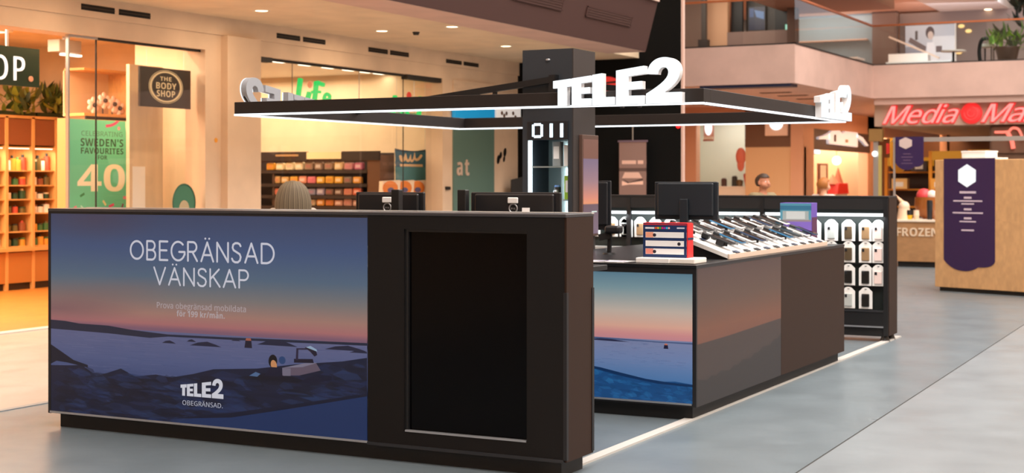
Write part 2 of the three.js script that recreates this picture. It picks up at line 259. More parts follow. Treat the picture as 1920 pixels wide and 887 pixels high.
    const thin = (s, x0, base, width, cap) => {
      const gap = 0.26, total = [...s].reduce((q, c) => q + GL[c][0] + gap, -gap), sx = (width * w) / total, sy = cap * h; let cx = x0 * w; x.strokeStyle = '#ebe9f0'; x.lineWidth = 0.115 * sy; x.lineCap = x.lineJoin = 'round';
      for (const c of s) { for (const st of GL[c][1]) { const n = st.slice(1).split(/[ ,]/).map(Number), X = (v) => cx + v * sx, Y = (v) => base * h - v * sy; x.beginPath();
        if (st[0] === 'm') for (let i = 0; i < n.length; i += 2) (i ? x.lineTo(X(n[i]), Y(n[i + 1])) : x.moveTo(X(n[i]), Y(n[i + 1])));
        else if (st[0] === 'e') x.ellipse(X(n[0]), Y(n[1]), n[2] * sx, n[3] * sy, 0, 0, 7); else if (st[0] === 'd') { x.moveTo(X(n[0]), Y(n[1])); x.lineTo(X(n[0]) + 0.5, Y(n[1])); }
        else { const [ax, ay, r, a0, a1] = n, ry = c === 'G' || c === 'D' ? 0.5 : r; for (let i = 0; i <= 20; i++) { const a = ((a0 + ((a1 - a0) * i) / 20) * Math.PI) / 180, q = [X(ax + r * Math.cos(a)), Y(ay + ry * Math.sin(a))]; i ? x.lineTo(...q) : x.moveTo(...q); } }
        x.stroke(); } cx += (GL[c][0] + gap) * sx; }
    };
    thin('OBEGRÄNSAD', 0.275, 0.218, 0.454, 0.09); thin('VÄNSKAP', 0.354, 0.337, 0.299, 0.082);
    x.fillStyle = '#cdbdbd'; line('Prova obegränsad mobildata', 0.504, 0.452, 0.286, 0.028); line('för 199 kr/mån.', 0.504, 0.488, 0.154, 0.028, 'bold');
    x.fillStyle = '#d9d9e2'; line('OBEGRÄNSAD.', 0.51, 0.912, 0.13, 0.022); 
    x.fillStyle = '#f0eff4'; x.save(); x.translate(0.44 * w, 0.868 * h); x.scale((0.136 * w) / 0.931, (-0.094 * h) / 0.304); x.beginPath();
    for (const s of TELE2()) { const p = s.getPoints(10); p.forEach((q, i) => (i ? x.lineTo(q.x, q.y) : x.moveTo(q.x, q.y))); x.closePath(); } x.fill(); x.restore();
  } else {
    blob([[-0.01, 0.518], [0.3, 0.522], [0.7, 0.532], [1.01, 0.53], [1.01, 0.542], [-0.01, 0.532]], '#4a5a80'); blob([[0.13, 0.538], [0.2, 0.53], [0.3, 0.532], [0.46, 0.548], [0.3, 0.548], [0.15, 0.545]], '#2a2c48');
    blob([[0.76, 0.555], [0.79, 0.555], [0.795, 0.585], [0.755, 0.585]], '#22203a'); blob([[0.765, 0.545], [0.785, 0.545], [0.79, 0.557], [0.76, 0.557]], '#c46f58');
    rocks([[-0.01, 0.74], [0.05, 0.75], [0.2, 0.77], [0.35, 0.79], [0.5, 0.82], [0.7, 0.845], [0.85, 0.835], [1.01, 0.85]], ['#1a4a7e', '#24639c', '#123a68', '#2a70a8', '#164474'], 150);
    blob([[-0.01, 0.735], [0.2, 0.76], [0.4, 0.795], [0.6, 0.828], [0.8, 0.845], [1.01, 0.852], [1.01, 0.87], [0.7, 0.86], [0.4, 0.82], [0.1, 0.765], [-0.01, 0.76]], '#0f2f58');
  }
}
// the five slab letters of the stand's sign, each with its slanted top; 0.931 wide, bottom on y = 0
function TELE2() {
  const poly = (...p) => new THREE.Shape(p.map((q) => new THREE.Vector2(...q)));
  const two = new THREE.Shape(); two.moveTo(0.682, 0); two.lineTo(0.931, 0); two.lineTo(0.931, 0.072); two.lineTo(0.806, 0.072);
  two.bezierCurveTo(0.868, 0.112, 0.916, 0.15, 0.916, 0.212); two.bezierCurveTo(0.916, 0.268, 0.872, 0.303, 0.808, 0.303); two.bezierCurveTo(0.742, 0.303, 0.694, 0.262, 0.688, 0.196); two.lineTo(0.762, 0.192);
  two.bezierCurveTo(0.765, 0.222, 0.781, 0.238, 0.803, 0.238); two.bezierCurveTo(0.826, 0.238, 0.838, 0.224, 0.838, 0.203); two.bezierCurveTo(0.838, 0.165, 0.79, 0.125, 0.682, 0.066); two.lineTo(0.682, 0);
  return [
    poly([0.035, 0], [0.1, 0], [0.1, 0.128], [0.133, 0.131], [0.133, 0.183], [0, 0.17], [0, 0.119], [0.035, 0.122]),
    poly([0.14, 0], [0.283, 0], [0.283, 0.046], [0.205, 0.046], [0.205, 0.078], [0.272, 0.08], [0.272, 0.122], [0.205, 0.118], [0.205, 0.15], [0.283, 0.157], [0.283, 0.2], [0.14, 0.184]),
    poly([0.293, 0], [0.453, 0], [0.453, 0.052], [0.366, 0.052], [0.366, 0.212], [0.293, 0.203]),
    poly([0.466, 0], [0.668, 0], [0.668, 0.056], [0.552, 0.056], [0.552, 0.096], [0.652, 0.1], [0.652, 0.152], [0.552, 0.146], [0.552, 0.186], [0.668, 0.198], [0.668, 0.252], [0.466, 0.226]),
    two,
  ];
}
const artTex = canvas(2000, 1056, (x, w, h) => seascape(x, w, h, true));
const tableTex = canvas(900, 1024, (x, w, h) => seascape(x, w, h, false));
const artMat = std(0x7e8ca6, 0.45, 0, { map: artTex, emissive: 0xffffff, emissiveMap: artTex, emissiveIntensity: 0.42 });
const tableMat = std(0xaab2bc, 0.3, 0, { map: tableTex, emissive: 0xffffff, emissiveMap: tableTex, emissiveIntensity: 0.5 });

{ // long counter in front
  const X0 = -6.935, X1 = -3.322, Z0 = -6.991, Z1 = -7.33, Y0 = 0.087, Y1 = 1.376;
  const t = thing('sales_counter', 'long dark brown counter in front with an evening seascape poster and a black screen', 'counter', [(X0 + X1) / 2, 0, (Z0 + Z1) / 2]);
  // shell around the screen recess
  part(t, 'carcass', merge([box(X0, X1 - 0.012, Y0, Y1 - 0.018, Z0 - 0.04, Z1), box(-4.545, -4.308, Y0, Y1 - 0.018, Z0, Z0 - 0.04), box(-3.552, X1 - 0.012, Y0, Y1 - 0.018, Z0, Z0 - 0.04), box(-4.308, -3.552, 1.284, Y1 - 0.018, Z0, Z0 - 0.04), box(-4.308, -3.552, Y0, 0.177, Z0, Z0 - 0.04), box(X0, -4.545, Y0, Y1 - 0.018, Z0 - 0.012, Z0 - 0.04)]), K.body);
  part(t, 'worktop', rbox(X0, X1, Y1 - 0.018, Y1, Z0 + 0.004, Z1 - 0.01, 0.004), K.top);
  part(t, 'worktop_edge', box(X0 + 0.01, X1, Y1 - 0.004, Y1 + 0.003, Z1 + 0.02, Z1 - 0.012), K.lightEdge, 'pale light-catching rear edge of the top');
  part(t, 'plinth', box(X0 + 0.06, X1 - 0.05, 0, Y0, Z0 - 0.045, Z1 + 0.03), K.plinth);
  part(t, 'side_panel', box(X1 - 0.012, X1, Y0, Y1 - 0.018, Z0 - 0.004, Z1), K.side, 'brown end panel');
  part(t, 'corner_profile', box(X1 - 0.016, X1 + 0.004, Y0 + 0.01, 0.968, Z0 + 0.003, Z0 - 0.02), K.edge); part(t, 'corner_profile', box(X1 - 0.016, X1 + 0.004, Y0 + 0.01, 0.975, Z1 + 0.022, Z1 - 0.004), K.edge);
  const f = part(t, 'poster_frame', merge([box(X0, X0 + 0.022, Y0, Y1 - 0.018, Z0, Z0 - 0.012), box(X0 + 0.022, -4.545, Y1 - 0.032, Y1 - 0.018, Z0, Z0 - 0.012)]), K.edge);
  part(f, 'poster', box(X0 + 0.022, -4.549, Y0 + 0.016, Y1 - 0.032, Z0 - 0.001, Z0 - 0.012), artMat, 'seascape print reading OBEGRÄNSAD VÄNSKAP');
  part(f, 'bottom_rail', box(X0 + 0.015, -4.545, Y0 + 0.004, Y0 + 0.016, Z0 + 0.003, Z0 - 0.012), K.alu, 'bright metal rail under the poster');
  const s = part(t, 'screen', box(-4.3, -3.56, 0.185, 1.276, Z0 - 0.028, Z0 - 0.039), K.screen, 'black switched-off upright screen');
  part(s, 'bezel', merge([box(-4.308, -4.286, 0.177, 1.284, Z0 - 0.012, Z0 - 0.03), box(-4.286, -3.552, 1.27, 1.284, Z0 - 0.012, Z0 - 0.03)]), K.black);
  part(t, 'screen_rail', box(-4.3, -3.555, 0.174, 0.184, Z0 + 0.003, Z0 - 0.02), K.alu, 'thin bright rail under the screen');
  part(t, 'base_rail', box(-4.545, X1 - 0.014, 0.083, 0.1, Z0 + 0.006, Z0 - 0.01), K.charcoal);
}
{ // staff desk behind the counter
  const t = thing('staff_desk', 'narrow black staff desk hidden behind the long front counter', 'desk', [-5, 0, -7.8]);
  part(t, 'worktop', rbox(-6.7, -3.6, 1.02, 1.05, -7.42, -8.15, 0.005), K.black);
  for (const [x, z] of [[-6.6, -7.5], [-3.7, -7.5], [-6.6, -8.08], [-3.7, -8.08]]) part(t, 'leg', box(x - 0.025, x + 0.025, 0, 1.02, z - 0.025, z + 0.025), K.black);
}
// monitors seen from behind
function monitor(name, label, [x, y, z], w, h, top, { logo = false, turn = 0, mat = K.plastic } = {}) {
  const t = thing(name, label, 'monitor', [x, y, z]); origin.set(t, [0, 0, 0]); t.rotation.y = turn;      // own axes: +z is the back that faces us
  part(t, 'panel', rbox(-w / 2, w / 2, top - h, top, -0.012, 0.012, 0.008), mat);
  const bk = part(t, 'back_cover', rbox(-w * 0.44, w * 0.44, top - h * 0.9, top - h * 0.03, 0.008, 0.034, 0.012), mat);
  if (logo) { part(bk, 'emblem', new THREE.TorusGeometry(0.026, 0.005, 8, 24).translate(0, top - 0.095, 0.036), K.alu); part(bk, 'emblem_letters', merge([letters('D', 0.01, 0.002).translate(-0.014, top - 0.1, 0.035), letters('LL', 0.01, 0.002).translate(0.0, top - 0.1, 0.035)]), K.alu); part(t, 'cable_clip', rbox(-0.034, 0.034, top - 0.066, top - 0.03, 0.034, 0.046, 0.006), K.white, 'bright clip above the emblem'); }
  part(t, 'stand_neck', rbox(-0.03, 0.03, 0.008, top - h * 0.45, 0.034, 0.06, 0.006), mat); part(t, 'stand_foot', rbox(-0.12, 0.12, 0, 0.012, -0.07, 0.11, 0.005), mat);
  return t;
}
monitor('office_monitor', 'black office monitor with round silver emblem, left of the two behind the counter', [-4.93, 1.05, -7.84], 0.49, 0.31, 0.43, { logo: true, turn: 0.02 });
monitor('office_monitor', 'black office monitor with round silver emblem, right of the two and before the queue column', [-4.045, 1.05, -7.82], 0.59, 0.33, 0.432, { logo: true, turn: 0.02 });
function terminal(x, label) {
  const t = thing('upright_bar', label, 'device', [x, 1.05, -7.69]);
  part(t, 'housing', rbox(x - 0.028, x + 0.028, 1.056, 1.497, -7.66, -7.71, 0.006), K.black); part(t, 'foot', rbox(x - 0.045, x + 0.045, 1.05, 1.058, -7.65, -7.72, 0.004), K.black);
}
terminal(-4.785, 'slim black upright bar overlapping the left office monitor'); terminal(-4.325, 'slim black upright bar at the left edge of the right office monitor');
{ const t = thing('paper_sheet', 'white curled sheet of paper sticking up at the right office monitor', 'paper', [-3.86, 1.05, -7.62]);
  const g = new THREE.PlaneGeometry(0.1, 0.345, 6, 10).translate(0, 0.1725, 0), p = g.attributes.position; for (let i = 0; i < p.count; i++) { const y = p.getY(i); p.setXYZ(i, p.getX(i) * 0.5 + 0.06 * (1 - y / 0.36) ** 2, y, p.getZ(i) - 0.02 * (y / 0.3) ** 2); } g.computeVertexNormals();
  part(t, 'sheet', g.translate(-3.88, 1.05, -7.6), std(0xffffff, 0.6, 0, { side: THREE.DoubleSide })); }

{ // phone table
  const X0 = -4.9, X1 = -3.38, Z0 = -9.06, Z1 = -12.66, Y0 = 0.09, Y1 = 1.006;
  const t = thing('display_table', 'dark square display table for phones with seascape panels on two sides', 'table', [(X0 + X1) / 2, 0, (Z0 + Z1) / 2]);
  part(t, 'carcass', box(X0, X1 - 0.006, Y0, Y1 - 0.02, Z0 - 0.01, Z1), K.side);
  part(t, 'worktop', rbox(X0 - 0.01, X1 + 0.004, Y1 - 0.022, Y1, Z0 + 0.006, Z1 - 0.004, 0.004), std(0x17191d, 0.3));
  part(t, 'plinth', box(X0 + 0.05, X1 - 0.04, 0, Y0, Z0 - 0.04, Z1 + 0.05), K.plinth);
  const f = part(t, 'front_frame', merge([box(X1 - 0.026, X1, Y0, Y1 - 0.022, Z0, Z0 - 0.02), box(X0, X1 - 0.026, Y1 - 0.058, Y1 - 0.022, Z0, Z0 - 0.012), box(X0, X1 - 0.026, Y0, Y0 + 0.012, Z0, Z0 - 0.012)]), K.edge);
  part(f, 'poster', box(X1 - 0.84, X1 - 0.026, Y0 + 0.02, Y1 - 0.058, Z0 - 0.002, Z0 - 0.012), tableMat, 'backlit seascape print');
  part(f, 'poster', box(X0, X1 - 0.84, Y0 + 0.02, Y1 - 0.058, Z0 - 0.002, Z0 - 0.012), tableMat, 'backlit seascape print, hidden half');
  part(f, 'bottom_rail', box(X0, X1 - 0.03, Y0 + 0.01, Y0 + 0.022, Z0 + 0.002, Z0 - 0.012), K.alu);
  const sideTex = canvas(512, 256, (x, w, h) => {
    const g = x.createLinearGradient(0, 0, 0, h); for (const [s, c] of [[0, '#6a5c62'], [0.25, '#7a6660'], [0.45, '#9a6a55'], [0.58, '#93604f']]) g.addColorStop(s, c); g.addColorStop(1, '#7a5a50'); x.fillStyle = g; x.fillRect(0, 0, w, h);
    x.fillStyle = '#4e4243'; x.beginPath(); x.moveTo(0, h * 0.55); x.lineTo(w * 0.35, h * 0.545); x.lineTo(w, h * 0.52); x.lineTo(w, h); x.lineTo(0, h); x.fill(); x.fillStyle = '#4a4142'; for (const [a, b, l] of [[0.05, 0.6, 0.09], [0.22, 0.58, 0.06], [0.3, 0.63, 0.05]]) { x.beginPath(); x.ellipse(a * w, b * h, l * w / 2, 3, 0, 0, 7); x.fill(); }
    x.fillStyle = '#332c30'; x.beginPath(); x.moveTo(0, h * 0.78); for (let i = 0; i <= 20; i++) x.lineTo((i / 20) * w, h * (0.8 - 0.16 * (i / 20) ** 2 + 0.008 * ((i * 7) % 5))); x.lineTo(w, h); x.lineTo(0, h); x.fill();
  });
  part(t, 'side_poster', box(X1 - 0.006, X1, Y0, Y1 - 0.022, Z0 - 0.02, -10.87), std(0xb8aaa0, 0.4, 0, { map: sideTex }), 'dim seascape print on the side');
  part(t, 'side_panel', box(X1 - 0.006, X1 + 0.001, Y0, Y1 - 0.022, -10.87, Z1), K.side, 'plain brown side panel');
}

{ // accessory rack at the back of the stand
  const X0 = -7.2, X1 = -3.4, Z0 = -14.35, Z1 = -14.7, Y1 = 1.402;
  const t = thing('accessory_rack', 'low black accessory rack with lit peg wall closing the back of the stand', 'rack', [(X0 + X1) / 2, 0, (Z0 + Z1) / 2]);
  part(t, 'back_board', box(X0 + 0.03, X1 - 0.03, 0.09, Y1 - 0.02, Z0 - 0.1, Z1 + 0.012), std(0x17221f, 0.6));
  part(t, 'rear_board', box(X0, X1, 0.09, Y1 - 0.02, Z1 + 0.012, Z1), K.side);
  part(t, 'top_board', rbox(X0, X1, Y1 - 0.02, Y1, Z0 + 0.004, Z1, 0.004), K.black);
  part(t, 'header', box(X0 + 0.02, X1 - 0.02, 1.27, Y1 - 0.02, Z0, Z0 - 0.02), std(0x17181b, 0.55));
  part(t, 'side_panel', box(X1 - 0.025, X1, 0.06, Y1 - 0.02, Z0 - 0.02, Z1), K.side, 'brown end panel'); part(t, 'side_panel', box(X0, X0 + 0.025, 0.06, Y1 - 0.02, Z0 - 0.02, Z1), K.side);
  for (const x of [-7.18, -6.1, -5.45, -4.66, -3.428]) part(t, 'post', box(x - 0.022, x + 0.022, 0.06, Y1 - 0.02, Z0 + 0.004, Z0 - 0.03), K.black);
  for (const [a, b] of [[-7.15, -6.13], [-6.07, -5.48], [-5.42, -4.69], [-4.63, -3.46]]) {
    const l = part(t, 'light_strip', box(a, b, 1.205, 1.235, Z0 - 0.012, Z0 - 0.03), glow(0xf4fbff, 1.5), 'white light strip under the header');
    area(b - a, 0.05, [(a + b) / 2, 1.2, Z0 + 0.03], [(a + b) / 2, 0.75, Z0 - 0.1], 0xf4fbff, LV.rack);
  }
  for (const y of [0.962, 0.735, 0.515]) part(t, 'rail', box(X0 + 0.03, X1 - 0.03, y - 0.006, y + 0.008, Z0 - 0.085, Z0 - 0.1), K.black);
  part(t, 'shelf_lip', box(X0 + 0.02, X1 - 0.02, 0.285, 0.3, Z0 + 0.002, Z0 - 0.1), K.charcoal); part(t, 'base_panel', box(X0 + 0.02, X1 - 0.02, 0.15, 0.285, Z0 - 0.006, Z0 - 0.03), K.black); part(t, 'base_rail', box(X0 + 0.02, X1 - 0.01, 0.135, 0.15, Z0 + 0.002, Z0 - 0.03), K.alu); part(t, 'plinth', box(X0 + 0.05, X1 - 0.06, 0.05, 0.135, Z0 - 0.03, Z1 + 0.04), K.plinth);
  for (const x of [-7.1, -5.3, -3.45]) for (const z of [Z0 - 0.06, Z1 + 0.07]) part(t, 'foot', new THREE.CylinderGeometry(0.03, 0.05, 0.06, 16).translate(x, 0.03, z), K.black);
  for (const [a, b] of [[-6.55, -6.34], [-6.31, -6.0]]) part(t, 'cupboard_door', rbox(a, b, 0.68, 0.865, Z0 + 0.014, Z0 - 0.02, 0.004), std(0xa6a6a4, 0.5), 'pale grey cupboard door');
}
const PK = { card: std(0xf7f8f6, 0.5), peg: K.alu, cases: [['black', std(0x1a1714, 0.4)], ['brown', std(0x9a7a56, 0.6)], ['dark amber', std(0x54442e, 0.5)], ['pale pink', std(0xefd9d3, 0.5)], ['clear grey', std(0xb9bfbd, 0.4)]] };
function packShape() { const s = new THREE.Shape(); s.moveTo(-0.065, 0); s.lineTo(0.065, 0); s.lineTo(0.065, 0.165); s.lineTo(0.03, 0.2); s.quadraticCurveTo(0, 0.215, -0.03, 0.2); s.lineTo(-0.065, 0.165); s.closePath(); const h = new THREE.Path(); h.absellipse(0, 0.188, 0.012, 0.005, 0, 6.283); s.holes.push(h); return new THREE.ExtrudeGeometry(s, { depth: 0.006, bevelEnabled: false, curveSegments: 8 }); }
const packGeo = packShape(), caseGeo = new RoundedBoxGeometry(0.075, 0.125, 0.02, 2, 0.008).translate(0, 0.082, 0.014), pegGeo = bar([0, 0.188, -0.07], [0, 0.19, 0.03], 0.006), lensGeo = new RoundedBoxGeometry(0.024, 0.03, 0.006, 2, 0.003).translate(-0.02, 0.122, 0.026);
const rowName = ['top', 'second', 'third', 'bottom'], ord = ['first', 'second', 'third', 'fourth', 'fifth', 'sixth', 'seventh', 'eighth', 'ninth', 'tenth', 'eleventh', 'twelfth', 'thirteenth', 'fourteenth', 'fifteenth', 'sixteenth', 'seventeenth', 'eighteenth'];
function pack(x, y, kind, label) {
  const t = thing('accessory_package', label, 'package', [x, y, -14.38], 0, 'hanging packages on the accessory rack'); origin.set(t, [0, 0, 0]);
  const c = part(t, 'card', packGeo.clone(), PK.card), k = part(t, 'phone_case', caseGeo.clone(), PK.cases[kind][1], PK.cases[kind][0] + ' case'); part(k, 'camera_window', lensGeo.clone(), K.plastic); part(t, 'peg', pegGeo.clone(), PK.peg); return c;
}
{
  const kinds = [[3, 1, 2, 4, 4, 0, 1, 4, 2, 0, 4, 1, 0, 4, 2, 1, 4], [3, 1, 2, 0], [3, 0, 0, 1], [null, 0, 4, 0]], y0 = [0.965, 0.757, 0.535, 0.312], xs = (i) => (i === 0 ? -3.505 : -3.46 - 0.168 * i);
  kinds.forEach((row, r) => row.forEach((k, i) => { if (k === null) return; pack(xs(i), y0[r], k, `white hanging package with ${PK.cases[k][0]} case, ${ord[i]} from the right, ${rowName[r]} rack row`); }));
  for (const [i, x] of [-6.5, -6.3, -6.13].entries()) pack(x, 0.965, [4, 1, 4][i], `white package at the column end of the rack, ${ord[i]} of three from the left`);
}
// TELE2 letters: white bodies, lit faces
const sideWhite = std(0xe8e8ea, 0.45);
function sign(label, pos, turn, lit = 1.25, bodyMat = sideWhite) {
  const t = thing('illuminated_sign', label, 'sign', pos, turn, 'lit letter signs on the canopy'); origin.set(t, [0, 0, 0]);
  for (const s of TELE2()) { const b = part(t, 'letter', new THREE.ExtrudeGeometry(s, { depth: 0.05, bevelEnabled: false, curveSegments: 12 }), bodyMat); part(b, 'lit_face', new THREE.ExtrudeGeometry(s, { depth: 0.008, bevelEnabled: true, bevelSize: -0.004, bevelThickness: 0.003, bevelSegments: 1, curveSegments: 12 }).translate(0, 0, 0.051), glow(0xf2fbff, lit), 'glowing white face'); }
}
{ // canopy
  const X0 = -7.2, X1 = -3.38, Z0 = -9.2, Z1 = -12.72, YB = 2.05, YT = 2.155, D = 0.13;
  const t = thing('light_canopy', 'square dark canopy frame with white light lines hanging over the stand', 'canopy', [(X0 + X1) / 2, YB, (Z0 + Z1) / 2]);
  const bm = std(0x1f1a1a, 0.5);
  part(t, 'beam', rbox(X0, X1, YB + 0.012, YT, Z0, Z0 - D, 0.004), bm); part(t, 'beam', rbox(X0, X1, YB + 0.012, YT, Z1, Z1 + D, 0.004), bm);
  part(t, 'beam', rbox(X0, X0 + D, YB + 0.012, YT, Z0 - D, Z1 + D, 0.004), bm); part(t, 'beam', rbox(X1 - D, X1, YB + 0.012, YT, Z0 - D, Z1 + D, 0.004), bm);
  const led = glow(0xf4faff, 1.8);
  part(t, 'light_strip', box(X0, X1, YB, YB + 0.014, Z0 + 0.003, Z0 - 0.018), led); part(t, 'light_strip', box(X0, X1, YB, YB + 0.014, Z1, Z1 + 0.018), led); part(t, 'light_strip', box(X0, X0 + 0.018, YB, YB + 0.014, Z0 - 0.04, Z1 + 0.04), led); part(t, 'light_strip', box(X1 - 0.018, X1 + 0.003, YB, YB + 0.014, Z0 - 0.04, Z1 + 0.04), led);
  const cx = (X0 + X1) / 2, cz = (Z0 + Z1) / 2, y = YB - 0.012;
  for (const z of [Z0 - 0.02, Z1 + 0.02]) area(X1 - X0, 0.04, [cx, y, z], [cx, 0, z], 0xf4faff, LV.led);
  for (const x of [X0 + 0.02, X1 - 0.02]) area(0.04, Z0 - Z1, [x, y, cz], [x, 0, cz], 0xf4faff, LV.led);
  const arm = (a, b, lo) => { const m = part(t, 'arm', bar(a, b, 0.045, 0.05), K.black); part(m, 'brace', bar([a[0] + (b[0] - a[0]) * 0.28, a[1] + (b[1] - a[1]) * 0.28, a[2]], [a[0] + (b[0] - a[0]) * 0.28, YT - 0.01, a[2]], 0.03), K.black); part(m, 'brace', bar([a[0] + (b[0] - a[0]) * 0.36, a[1] + (b[1] - a[1]) * 0.36, a[2]], [a[0] + (b[0] - a[0]) * 0.36, YT - 0.01, a[2]], 0.03), K.black); part(m, 'lower_chord', bar([a[0], 2.235, a[2]], [b[0], 2.13, b[2]], 0.03), K.black); };
  arm([-5.18, 2.36, -10.71], [-7.15, 2.14, -10.71]); arm([-5.36, 2.36, -11.2], [-3.43, 2.14, -11.2]);
  part(t, 'bracket', box(-5.235, -5.175, 2.215, 2.395, -10.75, -10.69), K.black); part(t, 'bracket', box(-5.39, -5.33, 2.215, 2.395, -11.17, -11.22), K.black);
  part(t, 'cable_pin', bar([-7.1, 2.15, -9.25], [-7.14, 2.2, -9.25], 0.016), K.black);
}
sign('glowing white letters TELE2 on the near side of the canopy, largest in view', [-4.44, 2.058, -9.2 + 0.004], 0);
sign('white letters TELE2 seen edge-on at the far right corner of the canopy', [-3.376, 2.058, -11.73], Math.PI / 2, 1.0);
sign('grey backs of the letters TELE2 on the left side of the canopy', [-7.204, 2.058, -10.27], -Math.PI / 2, 1.0, std(0x9fa3aa, 0.5));
{ // column
  const X0 = -5.5, X1 = -5.046, Z0 = -10.75, Z1 = -11.17, Y1 = 2.605;
  const t = thing('display_column', 'tall charcoal column carrying the canopy, with lit glass niche', 'column', [(X0 + X1) / 2, 0, (Z0 + Z1) / 2]), cm = std(0x2c333b, 0.5), cs = std(0x35302f, 0.5);
  part(t, 'carcass', merge([box(X0, X1 - 0.01, 0, 1.12, Z0, Z1), box(X0, X1 - 0.01, 1.885, Y1, Z0, Z1), box(X0, X0 + 0.05, 1.12, 1.885, Z0, Z1), box(-5.095, X1 - 0.01, 1.12, 1.885, Z0, Z1), box(X0, X1 - 0.01, 1.12, 1.885, Z1 + 0.03, Z1)]), cm);
  part(t, 'side_panel', box(X1 - 0.01, X1, 0, Y1, Z0 - 0.001, Z1), cs, 'brownish right side'); part(t, 'spotlight', new THREE.SphereGeometry(0.014, 12, 8).scale(1.5, 0.8, 1).translate(-5.27, 2.52, Z0), K.alu, 'tiny silver fitting');
  part(t, 'shelf', box(X0 + 0.05, -5.095, 1.655, 1.667, Z0 - 0.01, Z1 + 0.03), phys({ color: 0xc9d6d6, transmission: 0.6, thickness: 0, roughness: 0.1 }), 'glass shelf');
  part(t, 'light_strip', box(-5.448, -5.42, 1.14, 1.875, Z0 + 0.004, Z0 - 0.02), glow(0xe9fbff, 1.6), 'upright white light line');
  area(0.03, 0.72, [-5.415, 1.5, Z0 - 0.035], [-5.2, 1.5, Z0 - 0.3], 0xe9fbff, 14);
  const b = part(t, 'niche_back', box(X0 + 0.05, -5.095, 1.12, 1.885, Z1 + 0.04, Z1 + 0.03), std(0x5d6a6b, 0.35));
  part(b, 'mirror_strip', box(-5.33, -5.26, 1.13, 1.88, Z1 + 0.05, Z1 + 0.04), std(0xb9c6c6, 0.2, 0.6));
  const q = thing('queue_display', 'black queue number display showing 011 in white on the column', 'display', [-5.27, 1.88, Z0 + 0.012]);
  part(q, 'panel', rbox(-5.45, -5.09, 1.878, 2.028, Z0 + 0.018, Z0, 0.004), K.plastic);
  const seg = (x, y0, y1, w = 0.02) => box(x - w / 2, x + w / 2, y0, y1, Z0 + 0.018, Z0 + 0.022), dm = glow(0xdff4ff, 1.8);
  part(q, 'digit', merge([seg(-5.393, 1.905, 2.002), seg(-5.317, 1.905, 2.002), box(-5.385, -5.325, 1.992, 2.012, Z0 + 0.018, Z0 + 0.022), box(-5.385, -5.325, 1.895, 1.915, Z0 + 0.018, Z0 + 0.022)]), dm); part(q, 'digit', seg(-5.232, 1.897, 2.008, 0.026), dm); part(q, 'digit', seg(-5.14, 1.897, 2.008, 0.026), dm);
  const pf = thing('framed_poster', 'narrow upright seascape poster in a brown frame on the column side', 'poster', [X1, 1.05, -11.1]);
  part(pf, 'frame', rbox(X1, X1 + 0.03, 1.1, 1.92, -10.855, -11.17, 0.004), std(0x5a4238, 0.5)); 
  const pt = canvas(128, 512, (x, w, h) => { const g = x.createLinearGradient(0, 0, 0, h); for (const [s, c] of [[0, '#6f5048'], [0.2, '#6f5048'], [0.21, '#6d6480'], [0.45, '#8d7480'], [0.62, '#c08070'], [0.68, '#c98a68'], [0.69, '#5c4a58'], [1, '#6a5a70']]) g.addColorStop(s, c); x.fillStyle = g; x.fillRect(0, 0, w, h); x.fillStyle = '#c8e6e6'; x.fillRect(w * 0.55, h * 0.76, w * 0.35, h * 0.012); });
  part(pf, 'print', box(X1 + 0.03, X1 + 0.033, 1.12, 1.885, -10.87, -11.16), std(0xffffff, 0.3, 0, { map: pt, emissive: 0xffffff, emissiveMap: pt, emissiveIntensity: 0.15 }));
}
// goods in the column niche
function bottle(x, y, label, mat, h = 0.13) { const t = thing('gadget_box', label, 'box', [x, y, -10.86]); part(t, 'carton', rbox(x - 0.035, x + 0.035, y, y + h, -10.82, -10.88, 0.004), mat); part(t, 'print', box(x - 0.024, x + 0.024, y + h * 0.3, y + h * 0.8, -10.8185, -10.82), K.white); }
bottle(-5.125, 1.4, 'green and white product box low in the lit column niche', std(0x9cc83c, 0.5), 0.19); bottle(-5.13, 1.667, 'white product box on the glass shelf of the column niche', K.white, 0.17);
bottle(-5.23, 1.667, 'grey product box on the glass shelf, left of the white one', std(0x8b9294, 0.4), 0.2);
{ const t = thing('camera_gadget', 'small black round gadget with blue top low in the column niche', 'gadget', [-5.24, 1.4, -10.86]); part(t, 'body', cyl(-5.24, -10.86, 1.4, 1.5, 0.035, 0.028), K.plastic); part(t, 'lens', new THREE.SphereGeometry(0.022, 14, 10).translate(-5.24, 1.46, -10.828), K.alu); part(t, 'cap', cyl(-5.24, -10.86, 1.5, 1.515, 0.026, 0.02), std(0x5b84c4, 0.5)); }
{ const t = thing('glass_shelf', 'clear glass bottom of the column niche', 'shelf', [-5.27, 1.385, -10.9]); part(t, 'pane', box(-5.449, -5.096, 1.388, 1.4, -10.76, -11.12), phys({ color: 0xc9d6d6, transmission: 0.6, thickness: 0, roughness: 0.1 })); part(t, 'clip', box(-5.45, -5.43, 1.382, 1.39, -10.8, -10.84), K.alu); }
